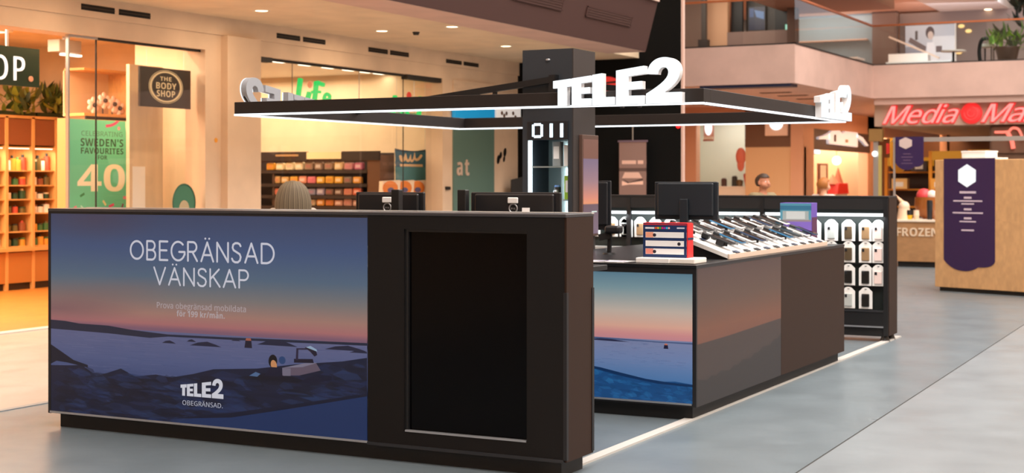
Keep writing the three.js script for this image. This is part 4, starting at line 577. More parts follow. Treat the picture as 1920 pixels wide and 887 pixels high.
{ const t = thing('shop_sign', 'second set of green letters with a red dot mostly hidden by the canopy', 'sign', [-12.05, 2.5, -19.4]), gm = glow(0x1fd45f, 0.9); part(t, 'letter', bar([-12, 2.5, -19.15], [-12, 2.84, -19.22], 0.05, 0.06), gm); part(t, 'dot', new THREE.SphereGeometry(0.06, 12, 8).scale(0.5, 1, 1).translate(-12, 2.86, -19.62), glow(0xe03a2a, 0.8)); part(t, 'letter', bar([-12, 2.5, -19.9], [-12, 2.86, -19.97], 0.05, 0.06), gm); part(t, 'letter', new THREE.TorusGeometry(0.09, 0.028, 8, 20, 5).rotateY(Math.PI / 2).translate(-12, 2.55, -19.5), gm); part(t, 'rail', box(-12.06, -12.03, 2.42, 2.45, -19, -20.1), W.steel); }
for (const [i, z] of [-17.45, -18.1, -18.7, -19.25, -19.72, -20.12].entries()) {
  const t = thing('spot_panel', `square ceiling light in the second shop, ${ord[i]} from the left`, 'light', [-12.8, 3.25, z], 0, 'row of ceiling lights in the second shop');
  part(t, 'frame', box(-12.92, -12.68, 3.255, 3.27, z - 0.15, z + 0.15), W.white); part(t, 'lamp_face', box(-12.9, -12.7, 3.249, 3.255, z - 0.13, z + 0.13), glow(0xfff2d6, 3)); area(0.2, 0.26, [-12.8, 3.23, z], [-12.8, 0, z], 0xffe6c4, 4.5);
}
{ const tex = canvas(256, 288, (x, w, h) => { x.fillStyle = '#3a6a84'; x.fillRect(0, 0, w, h); x.fillStyle = '#4f8a96'; x.fillRect(0, h * 0.5, w, h * 0.5); x.fillStyle = '#2b4a62'; x.fillRect(0, 0, w, 16); x.strokeStyle = '#e9c8a0'; x.lineWidth = 20; x.lineCap = 'round'; x.beginPath(); x.moveTo(36, 60); x.bezierCurveTo(40, 120, 60, 90, 70, 62); x.bezierCurveTo(80, 110, 100, 100, 112, 70); x.bezierCurveTo(120, 110, 150, 100, 160, 56); x.bezierCurveTo(170, 100, 200, 90, 222, 50); x.stroke(); x.fillStyle = '#e9c8a0'; x.fillRect(30, 120, 200, 20); });
  x_banner(tex); function x_banner(tx) { const t = thing('window_banner', 'blue cloth banner with cream wavy strokes hanging in the second shop window', 'banner', [-12, 1.4, -19.65]); const g = new THREE.BoxGeometry(0.012, 0.56, 0.86, 1, 6, 14), p = g.attributes.position; for (let i = 0; i < p.count; i++) { const z = p.getZ(i) / 0.43, y = p.getY(i); p.setX(i, p.getX(i) + 0.02 * Math.sin(z * 4 + y * 3)); if (y > 0.2) p.setY(i, y - 0.03 * (1 - z * z)); } g.computeVertexNormals(); part(t, 'cloth', g.translate(-12, 1.76, -19.68), std(0xffffff, 0.7, 0, { map: tx })); for (const z of [-19.26, -20.1]) part(t, 'cord', box(-12.002, -11.998, 2.02, 3.27, z - 0.002, z + 0.002), W.steel); } }
for (const [i, [x, z, s]] of [[-12.05, -19.05, 0.9], [-12.05, -19.45, 0.9], [-12.05, -19.83, 0.9]].entries()) {
  const t = thing('gift_bag', `white paper bag with orange print, ${ord[i]} from the left on the window ledge`, 'bag', [x, 1.0, z], 0, 'paper bags in the second shop window');
  const sh = extrude([[-0.16, 0], [0.16, 0], [0.2, 0.62], [-0.13, 0.6]], 0.12, 0.004).rotateY(Math.PI / 2 - 0.5).scale(s, s, s).translate(x, 1.0, z); part(t, 'bag_body', sh, std(0xf8e3cc, 0.6)); part(t, 'print', new THREE.SphereGeometry(0.11, 12, 8).scale(1.2, 1, 0.1).rotateY(Math.PI / 2 - 0.5).translate(x + 0.105, 1.44, z + 0.052), std(0xee8a3a, 0.5)); part(t, 'emblem', new THREE.SphereGeometry(0.04, 10, 8).scale(1.4, 1, 0.1).rotateY(Math.PI / 2 - 0.5).translate(x + 0.115, 1.41, z + 0.056), std(0x5a5a86, 0.5));
}
{ const t = thing('window_ledge', 'low white display ledge inside the second shop window', 'ledge', [-12, 0, -19.3]); part(t, 'top', rbox(-12.13, -11.84, 0.96, 1.0, -18.5, -20.25, 0.006), W.white); part(t, 'front', box(-12.12, -11.85, 0, 0.96, -18.52, -20.23), W.cream); }
{ const t = thing('cardboard_box', 'brown cardboard box beside the bags in the shop window', 'box', [-11.95, 1.0, -20.2]); part(t, 'carton', box(-12.05, -11.83, 1.0, 1.3, -20.12, -20.27), std(0x7d5c3e, 0.7)); part(t, 'flap', bar([-11.9, 1.3, -20.2], [-12.0, 1.36, -20.2], 0.01, 0.14), std(0xd9b48a, 0.7)); }
solo('wall_socket', 'small black box on the right jamb of the second shop', 'box', rbox(SX, SX + 0.03, 1.41, 1.46, -19.86, -19.99, 0.004), W.dark);
{ const t = thing('wall_lettering', 'pale letters at on the teal wall', 'lettering', [SX + 0.02, 1.62, -20.4]), m = std(0xcfb8a8, 0.5); part(t, 'letter', letters('a', 0.27, 0.012, FB).rotateY(Math.PI / 2).translate(SX + 0.02, 1.635, -20.17), m); part(t, 'letter', letters('t', 0.27, 0.012, FB).rotateY(Math.PI / 2).translate(SX + 0.02, 1.635, -20.43), m); }
{ const t = thing('wall_emblem', 'black four-petal emblem on the beige wall left of the column', 'emblem', [SX + 0.005, 1.85, -21.75]); for (const [y, z, s] of [[2.02, -21.83, 1], [1.97, -21.68, 0.8], [1.9, -21.6, 1], [1.91, -21.8, 0.7]]) part(t, 'petal', new THREE.SphereGeometry(0.07 * s, 12, 8).scale(0.1, 1.1, 0.75).rotateX(-0.4).translate(SX + 0.006, y, z), K.black); }
{ const t = thing('tilted_board', 'black tilted board leaning before the beige wall', 'board', [-11.3, 0, -21.9]); part(t, 'panel', extrude([[-0.28, 0], [0.2, 0], [0.12, 0.5], [-0.28, 0.42]], 0.03).rotateY(Math.PI / 2 - 0.6).translate(-11.2, 1.15, -22.0), K.black); part(t, 'edge', extrude([[0.2, 0], [0.23, 0], [0.16, 0.6], [0.12, 0.56]], 0.03).rotateY(Math.PI / 2 - 0.6).translate(-11.2, 1.15, -22.0), W.cream); part(t, 'stand', box(-11.25, -11.15, 0, 1.15, -21.95, -22.05), K.black); }
{ // hanging shop front signs above the teal wall
  const t = thing('shop_fascia', 'bright blue sign panel above the teal wall seen through the canopy', 'sign', [SX, 2.5, -20.7]); part(t, 'panel', rbox(SX + 0.02, SX + 0.08, 2.5, 2.78, -20.04, -21.34, 0.008), std(0x1897d6, 0.5, 0, { emissive: 0x1897d6, emissiveIntensity: 0.35 })); part(t, 'back_plate', box(SX + 0.0, SX + 0.02, 2.54, 2.74, -20.2, -21.2), K.black);
  const u = thing('shop_fascia', 'white sign panel with brown marks above the beige wall seen through the canopy', 'sign', [SX, 2.5, -21.9]); part(u, 'panel', rbox(SX + 0.02, SX + 0.07, 2.5, 2.85, -21.42, -22.28, 0.008), std(0xf2f2f0, 0.5, 0, { emissive: 0xffffff, emissiveIntensity: 0.3 })); for (const [z, y] of [[-21.6, 2.66], [-21.68, 2.62], [-21.76, 2.66], [-22.0, 2.67], [-22.08, 2.61]]) part(u, 'mark', new THREE.SphereGeometry(0.035, 10, 8).scale(0.2, 1, 1.2).translate(SX + 0.07, y, z), std(0x6a4a34, 0.6));
}
{ // roll-up banner before the black shaft
  const tex = canvas(192, 512, (x, w, h) => { x.fillStyle = '#8a6d66'; x.fillRect(0, 0, w, h); x.scale(1, 0.42); x.fillStyle = '#e0b6a6'; x.font = 'bold 44px sans-serif'; x.textAlign = 'center'; x.fillRect(20, 178, 100, 34); x.fillRect(132, 178, 40, 34); x.beginPath(); x.moveTo(40, 290); x.lineTo(140, 290); x.lineTo(165, 345); x.lineTo(20, 345); x.fill(); x.fillStyle = '#5a4440'; x.fillRect(0, 250, w, 30); x.fillStyle = '#f0c4b2'; x.beginPath(); x.moveTo(20, 370); x.lineTo(60, 390); x.lineTo(170, 370); x.lineTo(170, 405); x.lineTo(70, 405); x.lineTo(20, 415); x.fill(); x.fillStyle = '#4a3836'; x.beginPath(); x.moveTo(20, 345); x.lineTo(70, 385); x.lineTo(165, 345); x.lineTo(170, 365); x.lineTo(60, 392); x.fill(); });
  const t = thing('rollup_banner', 'dusky pink roll-up banner standing before the black shaft', 'banner', [-9.33, 0, -22.1]); part(t, 'print', box(-9.56, -9.09, 0.1, 2.18, -22.1, -22.104), std(0xffffff, 0.6, 0, { map: tex })); part(t, 'base', rbox(-9.6, -9.05, 0, 0.1, -22.02, -22.2, 0.01), W.steel); part(t, 'top_rail', box(-9.58, -9.07, 2.17, 2.2, -22.09, -22.12), std(0x6a5666, 0.5)); part(t, 'pole', bar([-9.33, 0.1, -22.12], [-9.33, 2.45, -22.12], 0.015), W.steel);
}
solo('indicator_light', 'tiny red indicator light on the right edge of the black shaft', 'light', new THREE.SphereGeometry(0.035, 10, 8).translate(-8.62, 2.42, -22.29), glow(0xff2020, 2));
{ const t = thing('red_logo', 'round red logo glowing on the black shaft behind the big letters', 'sign', [-9.87, 2.9, -22.28]); part(t, 'disc', new THREE.SphereGeometry(0.2, 20, 14).scale(1.25, 0.75, 0.12).translate(-9.87, 3.1, -22.29), glow(0xe0302a, 0.8)); part(t, 'stripe', bar([-10.1, 3.12, -22.26], [-9.64, 3.16, -22.26], 0.02, 0.03), K.black); }

// ---------------------------------------------------------------- far side: shops under the balcony, food counter, upper level
area(8, 7, [-5.5, 3.3, -43], [-5.5, 0, -43], 0xffcc98, LV.back); area(3, 4, [-12, 3.4, -33.6], [-12, 0, -33.6], 0xffdcb8, 6); area(1.3, 1.2, [-13.5, 3.4, -38.9], [-13.5, 0, -38.9], 0xfffdf4, 3.6); area(1, 14, [-12.1, 3.4, -47], [-12.1, 0, -47], 0xffead4, 13);
const far = { pillar: std(0xd5a488, 0.7), greenWhite: std(0xe6e9dc, 0.6), beige: std(0xd8b48e, 0.65), brown: std(0x6a4a36, 0.6), taupe: std(0x4f3d38, 0.6), greige: std(0xbda896, 0.65), orange: std(0xe0901e, 0.5), orangeGlow: glow(0xe8941e, 0.5), darkBrown: std(0x3a261a, 0.6), red: std(0xd3281f, 0.5) };
struct('wall_far_shops', merge([box(-18, -14.18, 0, 3.53, -38, -38.3), box(-12.79, -11.2, 0, 2.44, -38, -38.2), box(-14.18, -11.5, 3.1, 3.53, -38, -38.2)]), far.pillar);
struct('wall_beige', box(-12.785, -11.53, 0, 2.44, -37.97, -38), far.beige);
struct('wall_header', box(-12.79, -11.52, 2.44, 3.53, -37.95, -38), far.brown);
struct('pillar_far', merge([box(-11.53, -11.2, 0, 3.53, -37.9, -38.9), box(-11.8, -11.5, 0, 3.53, -45.83, -47.7), box(-11.8, -11.5, 2.95, 3.53, -38.9, -60), box(-8.95, -8.75, 0, 2.9, -44, -44.4)]), far.pillar);
struct('wall_room', merge([box(-15, -12.8, 0, 3.5, -39.9, -40.1), box(-12.82, -12.78, 0, 3.5, -38.2, -39.9), box(-15, -14.95, 0, 3.5, -38.3, -39.9)]), far.greenWhite);
struct('wall_cake_shop', merge([box(-12.76, -12.74, 0, 3.5, -40.2, -60), box(-18, -11.5, 0, 3.5, -59, -59.2)]), std(0xf3cfa4, 0.6));
{ const t = thing('room_counter', 'white counter in the pale room behind the accessory rack', 'counter', [-13.4, 0, -38.6]); part(t, 'front', box(-14.1, -12.85, 0, 1.36, -38.35, -38.4), W.white); part(t, 'top', box(-14.12, -12.84, 1.36, 1.4, -38.33, -38.9), W.white); }
for (const [i, [x, h, c, l]] of [[-13.6, 0.2, 0x4a2c24, 'dark brown mug on the pale room counter'], [-13.3, 0.26, 0x33302c, 'black bottle on the pale room counter'], [-13.16, 0.16, 0x6a5030, 'brown bowl on the pale room counter'], [-12.92, 0.3, 0xc23a30, 'red packet leaning on the pale room counter']].entries()) { const t = thing('counter_item', l, 'crockery', [x, 1.4, -38.6]); part(t, 'body', i === 3 ? bar([x, 1.4, -38.6], [x - 0.06, 1.72, -38.6], 0.17, 0.1) : cyl(x, -38.6, 1.4, 1.4 + h, 0.08, i === 2 ? 0.1 : 0.075, 16), std(c, 0.5)); part(t, 'top', i === 3 ? bar([x - 0.06, 1.72, -38.6], [x - 0.068, 1.75, -38.6], 0.13, 0.08) : cyl(x, -38.6, 1.4 + h, 1.42 + h, 0.05, 0.05, 12), std(c, 0.4)); }
{ const t = thing('wall_lamp', 'white glowing lamp with a reddish frame high in the pale room', 'lamp', [-13.86, 2.9, -38.2]); part(t, 'frame', box(-14.0, -13.72, 2.64, 3.2, -38.1, -38.14), std(0xd8a898, 0.5)); part(t, 'lamp_glass', new THREE.SphereGeometry(0.1, 16, 12).scale(1, 2, 0.5).translate(-13.86, 2.98, -38.08), glow(0xffffff, 1.6)); part(t, 'base', box(-13.99, -13.73, 2.66, 2.74, -38.06, -38.1), W.white); part(t, 'foot', box(-14.0, -13.72, 2.62, 2.65, -38.05, -38.12), std(0xb05a44, 0.5)); }
{ const t = thing('wall_ornament', 'coral oval ornament on the right wall of the pale room', 'ornament', [-13, 2.1, -38.1]); part(t, 'oval', new THREE.SphereGeometry(0.17, 18, 14).scale(0.85, 1.4, 0.3).translate(-12.99, 2.2, -38.2), std(0xdb7a68, 0.6)); part(t, 'tip', new THREE.SphereGeometry(0.13, 14, 10).scale(0.8, 1.4, 0.3).translate(-12.99, 1.98, -38.2), std(0xdb7a68, 0.6)); }
{ const t = thing('square_sign', 'white square sign with a glowing middle on the brown shop header', 'sign', [-11.9, 2.9, -37.9]); part(t, 'box', rbox(-12.21, -11.6, 2.73, 3.3, -37.85, -37.95, 0.01), std(0xf1d2c0, 0.5)); part(t, 'glow_disc', new THREE.CylinderGeometry(0.18, 0.18, 0.02, 24).rotateX(Math.PI / 2).translate(-11.9, 3.06, -37.84), glow(0xffffff, 1.4)); }
{ const t = thing('winged_sign', 'brown sign panel with a white winged emblem over the far shop front', 'sign', [-11.45, 2.4, -42.4]); part(t, 'panel', box(-11.5, -11.42, 2.4, 2.97, -39.0, -45.8), far.taupe); const wm = std(0xffffff, 0.4, 0, { emissive: 0xe8f0ff, emissiveIntensity: 0.3 }), pl = (p) => extrude(p, 0.08).rotateY(Math.PI / 2).translate(-11.42, 0, 0);
  part(t, 'plate', pl([[40.9, 2.58], [44.0, 2.55], [44.0, 2.98], [42.6, 2.98], [42.3, 2.9], [42.0, 2.98], [41.2, 2.95], [40.9, 2.85]]), wm); part(t, 'wing', pl([[39.9, 2.68], [40.5, 2.7], [40.95, 2.7], [40.95, 2.88], [40.5, 2.8], [39.9, 2.74]]), wm); part(t, 'wing', pl([[43.9, 2.93], [44.6, 2.85], [45.3, 2.62], [45.1, 2.6], [44.5, 2.75], [43.9, 2.84]]), wm); part(t, 'mark', box(-11.34, -11.33, 2.65, 2.85, -41.4, -41.6), far.taupe); part(t, 'mark', box(-11.34, -11.33, 2.65, 2.75, -42.6, -42.9), far.greige); }
{ const t = thing('pastry_case', 'dark pastry case low inside the far shop', 'case', [-12, 0, -39.6]); part(t, 'body', box(-12.3, -11.7, 0, 1.3, -39.0, -40.3), far.taupe); part(t, 'glass_top', box(-12.25, -11.75, 1.3, 1.66, -39.05, -40.0), std(0x4a3a34, 0.2)); part(t, 'shelf', box(-12.3, -11.7, 1.3, 1.33, -39.0, -40.3), W.steel); }
{ const t = thing('wall_cabinet', 'cream cabinet with dark underside high in the far shop', 'cabinet', [-12.3, 2.1, -39.7]); part(t, 'body', box(-12.5, -11.9, 2.12, 2.5, -39.0, -40.2), std(0xf4d6ae, 0.5)); part(t, 'underside', box(-12.5, -11.9, 2.07, 2.12, -39.0, -40.2), far.brown); }
{ const t = thing('ceiling_light', 'bright white square light in the far shop under the brown sign panel', 'light', [-12, 2.5, -41]); part(t, 'frame', box(-12.3, -11.8, 2.3, 2.52, -41.0, -41.6), W.white); part(t, 'lamp_face', box(-11.8, -11.78, 2.32, 2.5, -41.05, -41.55), glow(0xffffff, 1.8)); part(t, 'hanger', box(-12.1, -12.06, 2.52, 3.5, -41.28, -41.32), W.steel); }
{ const t = thing('poster_easel', 'tall brown framed white poster in the far shop', 'poster', [-12, 1.0, -42.4]); part(t, 'frame', box(-12.0, -11.96, 1.0, 2.05, -42.0, -43.0), std(0x8a5a48, 0.5)); part(t, 'print', box(-11.96, -11.955, 1.05, 2.0, -42.2, -42.8), std(0xfff4e6, 0.5)); part(t, 'leg', box(-12.0, -11.96, 0, 1.0, -42.2, -42.25), W.dark); part(t, 'leg', box(-12.0, -11.96, 0, 1.0, -42.75, -42.8), W.dark); }
{ const t = thing('red_stand', 'bright red display box on a white plinth in the far shop', 'stand', [-12, 0, -43.6]); part(t, 'plinth', box(-12.2, -11.75, 0, 1.16, -43.0, -44.4), W.white); part(t, 'box', extrude([[-0.62, 0], [0.62, 0], [0.5, 0.3], [-0.5, 0.3]], 0.3, 0.01).rotateY(Math.PI / 2).translate(-12, 1.17, -43.7), far.red); part(t, 'figure', new THREE.ConeGeometry(0.16, 0.5, 12).translate(-11.9, 1.72, -43.9), std(0x9a5a40, 0.6)); part(t, 'figure', new THREE.ConeGeometry(0.2, 0.3, 12).translate(-11.9, 1.6, -43.3), std(0xb87a5c, 0.6)); }
{ const t = thing('lit_globe', 'small glowing globe lamp in the far shop', 'lamp', [-12.4, 2.3, -46]); part(t, 'globe', new THREE.SphereGeometry(0.14, 16, 12).translate(-12.3, 2.17, -45.2), glow(0xfff6e0, 2)); part(t, 'cord', bar([-12.3, 2.3, -45.2], [-12.3, 3.5, -45.2], 0.015), W.dark); }
for (const [i, z] of [-32.4, -33.7, -35.2].entries()) { const t = thing('soffit_vent', `dark slot in the balcony underside, ${ord[i]} from the near edge`, 'vent', [-10.2, 3.5, z], 0, 'slots in the balcony underside'); part(t, 'slot', box(-10.55, -9.85, 3.52, 3.53, z - 0.1, z + 0.1), far.darkBrown); part(t, 'louver', box(-10.53, -9.87, 3.512, 3.52, z - 0.02, z + 0.02), far.brown); }
for (const [i, [x, z]] of [[-8.6, -37.2], [-7.0, -37.2], [-5.4, -37.2]].entries()) { const t = thing('soffit_light', `small white light above the red neon sign, ${ord[i]} from the left`, 'light', [x, 3.45, -36.15], 0, 'small lights above the neon sign'); part(t, 'rim', cyl(x, -36.24, 3.44, 3.47, 0.1, 0.1, 16), W.white); part(t, 'lamp_face', cyl(x, -36.24, 3.43, 3.44, 0.08, 0.08, 16), glow(0xfff0d8, 4)); }
// red neon shop sign
struct('wall_sign', box(-8.92, 14, 2.87, 3.44, -36.2, -36.5), far.greige);
{
  const t = thing('neon_sign', 'red neon lettering Media Markt with a red ball on the pale shop fascia', 'sign', [-6.5, 2.9, -36.15]), red = glow(0xf52a2a, 0.95), core = glow(0xff9a92, 1.1), sk = new THREE.Matrix4().set(1, 0.42, 0, 0, 0, 1, 0, 0, 0, 0, 1, 0, 0, 0, 0, 1);
  const word = (s, x, size, w) => { let adv = 0; const gs = [...s].map((c) => { const g = letters(c, size, 0.05, FR, 0.02); g.computeBoundingBox(); const wd = g.boundingBox.max.x - g.boundingBox.min.x; g.translate(adv - g.boundingBox.min.x, 0, 0); const k = [g, letters(c, size, 0.02, FR, 0.0).translate(adv - g.boundingBox.min.x * 0 - 0, 0, 0.09)]; k[1].computeBoundingBox(); k[1].translate(adv + 0.02 - k[1].boundingBox.min.x, 0, 0); adv += wd + size * 0.02; return k; }); for (const [g, c] of gs) { for (const q of [g, c]) q.applyMatrix4(sk).scale(w / adv, 1, 1).translate(x, 2.93, -36.2); const l = part(t, 'letter', g, red); part(l, 'bright_tube', c, core); } };
  word('Media', -8.72, 0.42, 1.72); word('Markt', -6.42, 0.42, 1.9);
  const bl = part(t, 'ball', new THREE.SphereGeometry(0.25, 24, 18).scale(1, 1, 0.35).translate(-6.62, 3.14, -36.15), red); for (const r of [0.08, 0.15]) part(bl, 'swirl', new THREE.TorusGeometry(r, 0.012, 6, 24, 4.6).rotateZ(r * 20).translate(-6.62, 3.14, -36.06), glow(0xff4a46, 0.95));
}
{ const t = thing('neon_hook', 'pinkish neon tube symbol like a hook on the brown wall at the right', 'sign', [-5.8, 2.3, -36.7]), n = glow(0xff7a66, 1.3), tube = (p, r = 0.03) => new THREE.TubeGeometry(new THREE.CatmullRomCurve3(p.map((q) => new THREE.Vector3(...q))), 24, r, 8); part(t, 'tube', tube([[-6.12, 2.69, -36.3], [-5.9, 2.69, -36.3], [-5.8, 2.7, -36.3]]), n); part(t, 'tube', tube([[-5.8, 2.7, -36.3], [-5.72, 2.78, -36.3], [-5.6, 2.76, -36.3], [-5.52, 2.62, -36.3], [-5.49, 2.5, -36.3]]), n); part(t, 'tube', tube([[-5.83, 2.68, -36.3], [-5.74, 2.5, -36.3], [-5.7, 2.3, -36.3]], 0.05), n); part(t, 'backing', box(-6.2, -5.3, 2.2, 2.82, -36.36, -36.4), far.brown); }
struct('wall_neon', box(-6.25, 14, 0, 2.87, -36.42, -36.6), far.brown);
struct('wall_red_shop', merge([box(-11.5, 14, 0, 2.87, -47, -47.2)]), far.brown); struct('ceiling_red_shop', box(-8.9, 14, 2.87, 2.95, -36.5, -47), far.greige);
// orange shop racks
function rack(x0, x1, z, y1, label, n) {
  const t = thing('shop_rack', label, 'rack', [(x0 + x1) / 2, 0, z], 0); for (const x of [x0, x1]) part(t, 'upright', box(x - 0.04, x + 0.04, 0, y1, z - 0.04, z + 0.04), far.orange); part(t, 'back_panel', box(x0, x1, 0, y1, z - 0.42, z - 0.4), far.darkBrown); part(t, 'header', box(x0, x1, y1 - 0.22, y1, z - 0.03, z + 0.03), far.orangeGlow);
  for (let i = 0; i < n; i++) part(t, 'shelf_board', box(x0, x1, 0.4 + i * 0.45, 0.44 + i * 0.45, z - 0.4, z), far.orange);
}
rack(-9.3, -7.9, -39, 2.15, 'orange framed rack farthest left in the shop under the neon sign', 4); rack(-7.85, -6.9, -37.5, 2.28, 'orange framed rack right behind the purple hanging banner', 4); rack(-6.85, -6.3, -37.2, 2.3, 'orange framed rack above the wooden stand edge', 4);
for (const [i, [x, y, z, c, l]] of [[-8.9, 1.34, -38.8, 0xf0c27a, 'cream carton on the farthest left orange rack'], [-8.4, 1.79, -38.8, 0x4a3c38, 'dark carton on the farthest left orange rack'], [-7.6, 1.34, -37.3, 0xe8a040, 'orange carton on the rack behind the purple banner'], [-7.2, 1.79, -37.3, 0x382820, 'black carton on the rack behind the purple banner'], [-6.6, 1.79, -37.0, 0x2a1c16, 'black carton on the rack above the wooden stand'], [-6.6, 1.34, -37.0, 0xf0d0a0, 'cream carton on the rack above the wooden stand']].entries()) { const t = thing('carton', l, 'carton', [x, y, z]); part(t, 'box', rbox(x - 0.2, x + 0.2, y, y + 0.27, z - 0.17, z + 0.08, 0.01), std(c, 0.5)); part(t, 'label_print', box(x - 0.1, x + 0.1, y + 0.06, y + 0.18, z + 0.08, z + 0.084), W.white); }
{ const t = thing('glass_post', 'slim steel and glass post beside the far shop front', 'post', [-8.6, 0, -34.6]); part(t, 'post', box(-8.9, -8.78, 0, 2.5, -36.0, -36.1), W.steel); part(t, 'cap', rbox(-9.0, -8.68, 2.5, 2.8, -35.95, -36.15, 0.01), std(0x8a6a3a, 0.5)); part(t, 'lamp_head', new THREE.SphereGeometry(0.07, 12, 8).translate(-8.84, 2.2, -35.9), glow(0xffffff, 1.5)); part(t, 'panel', box(-8.78, -8.7, 0, 2.4, -36.0, -36.04), std(0xa89a5c, 0.4)); }
// food stand: frame, hanging banner, wooden counter, tall wooden block
{ const t = thing('stand_frame', 'thin steel frame of the food stand carrying the purple banner', 'frame', [-4.3, 0, -24]); part(t, 'post', bar([-5.6, 0, -24.02], [-5.6, 2.24, -24.02], 0.03), W.steel); part(t, 'post', bar([-2.9, 0, -24.02], [-2.9, 2.24, -24.02], 0.03), W.steel); part(t, 'beam', box(-5.615, -2.885, 2.17, 2.24, -24.05, -23.99), W.steel); }
function lobed(x0, x1, y0, y1, drop) { const s = new THREE.Shape(), w = x1 - x0; s.moveTo(x0, y1); s.lineTo(x0, y0 + drop); s.quadraticCurveTo(x0 + w * 0.15, y0, x0 + w * 0.42, y0); s.quadraticCurveTo(x0 + w * 0.55, y0, x0 + w * 0.68, y0 + drop * 0.42); s.quadraticCurveTo(x0 + w * 0.95, y0 + drop * 0.35, x1, y0 + drop); s.lineTo(x1, y1); s.closePath(); return s; }
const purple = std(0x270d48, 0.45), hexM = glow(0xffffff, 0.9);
{ const t = thing('hanging_banner', 'small purple banner with a pale hexagon hanging from the steel frame', 'banner', [-5.35, 1.72, -23.98]); part(t, 'cloth', extrude(lobed(-5.575, -5.13, 1.72, 2.25, 0.12), 0.012).translate(0, 0, -23.985), purple); part(t, 'hexagon', new THREE.CylinderGeometry(0.115, 0.115, 0.008, 6).rotateX(Math.PI / 2).scale(1, 0.82, 1).translate(-5.41, 2.15, -23.97), std(0xc9b7b4, 0.5)); for (let i = 0; i < 4; i++) part(t, 'text_line', box(-5.45 - 0.03 * (i % 2), -5.33 + 0.03 * (i % 2), 1.97 - i * 0.05, 1.985 - i * 0.05, -23.973, -23.97), std(0x5d4668, 0.6)); }
{ const t = thing('hanging_tag', 'orange hanging flag behind the purple banner', 'flag', [-5.55, 1.68, -24.15]); part(t, 'cloth', extrude(lobed(-5.7, -5.34, 1.68, 2.24, 0.14), 0.012).translate(0, 0, -24.15), std(0xe89a1c, 0.5)); part(t, 'cord', box(-5.6, -5.4, 2.2, 2.245, -24.15, -24.05), W.steel); }
{ const t = thing('hanging_tag', 'small red hanging flag left of the orange one', 'flag', [-5.74, 2.0, -24.2]); part(t, 'cloth', extrude([[-5.77, 1.98], [-5.69, 2.0], [-5.69, 2.15], [-5.77, 2.16]], 0.012).translate(0, 0, -24.2), far.red); part(t, 'cord', bar([-5.73, 2.15, -24.19], [-5.6, 2.22, -24.05], 0.008), W.steel); }
{ const t = thing('food_counter', 'pale wooden counter with raised letters FROZEN', 'counter', [-5.4, 0, -27.6]); part(t, 'body', box(-6.3, -4.2, 0.1, 0.81, -27.1, -28.4), std(0xbd8f63, 0.55, 0, { map: grain })); part(t, 'worktop', rbox(-6.32, -4.18, 0.81, 0.85, -27.07, -28.42, 0.008), std(0xf0e0cc, 0.4)); part(t, 'plinth', box(-6.27, -4.25, 0, 0.1, -27.16, -28.35), K.plinth);
  let x = -6.28; for (const c of 'FROZEN') { const g = letters(c, 0.15, 0.02); g.computeBoundingBox(); const w = g.boundingBox.max.x - g.boundingBox.min.x; part(t, 'letter', g.translate(x - g.boundingBox.min.x, 0.555, -27.1), std(0xe4cdb2, 0.5)); x += w + 0.02; } }
{ const t = thing('cone_figure', 'pale ice-cream cone shaped figure on the wooden food counter', 'figure', [-6.2, 0.85, -27.3]); part(t, 'body', cyl(-6.19, -27.3, 0.85, 1.05, 0.13, 0.1, 18), std(0xf3cfae, 0.5)); part(t, 'swirl', new THREE.SphereGeometry(0.1, 16, 12).translate(-6.19, 1.08, -27.3), std(0xf3d2b4, 0.5)); part(t, 'cone', new THREE.ConeGeometry(0.06, 0.28, 14).rotateZ(0.7).translate(-6.26, 1.2, -27.3), std(0xe9b892, 0.6)); }
for (const [x, c, c2, l] of [[-6.08, 0x1b1a1c, 0xe0b020, 'black and yellow cup on the wooden food counter'], [-5.96, 0xf0d6bc, 0xe8c8a8, 'pale cup on the wooden food counter'], [-5.72, 0x141416, 0x202024, 'tall black cup on the wooden food counter'], [-5.6, 0xd8a080, 0xc88a68, 'tan paper cup on the wooden food counter']]) { const t = thing('cup', l, 'cup', [x, 0.85, -27.25]); part(t, 'body', cyl(x, -27.25, 0.85, x === -5.72 ? 1.15 : 0.93, 0.045, 0.055, 16), std(c2, 0.5)); part(t, 'lid', cyl(x, -27.25, x === -5.72 ? 1.15 : 0.93, x === -5.72 ? 1.2 : 1.02, 0.055, 0.05, 16), std(c, 0.5)); }
{ const t = thing('topping_bowl', 'big amber glass bowl with red and white scoops behind the counter cups', 'bowl', [-5.85, 0.85, -27.8]); part(t, 'bowl', new THREE.LatheGeometry([[0.1, 0], [0.2, 0.08], [0.26, 0.25], [0.25, 0.4]].map((p) => new THREE.Vector2(...p)), 24).translate(-5.85, 0.85, -27.8), std(0x9a5a24, 0.3)); part(t, 'scoop', new THREE.SphereGeometry(0.14, 16, 12).translate(-5.93, 1.27, -27.75), std(0xe0484c, 0.5)); part(t, 'scoop', new THREE.SphereGeometry(0.1, 16, 12).translate(-5.78, 1.28, -27.72), std(0xf3ded0, 0.5)); part(t, 'scoop', new THREE.SphereGeometry(0.14, 16, 12).translate(-5.68, 1.3, -27.85), std(0xb06a28, 0.5)); }
{ const t = thing('counter_lamp', 'upright white light bar on the food counter next to the wooden block', 'lamp', [-5.5, 0.85, -27.9]); part(t, 'foot', box(-5.58, -5.38, 0.85, 0.88, -27.8, -28.0), W.dark); part(t, 'lamp_tube', box(-5.52, -5.42, 0.88, 1.5, -27.88, -27.95), glow(0xffffff, 1.2)); }
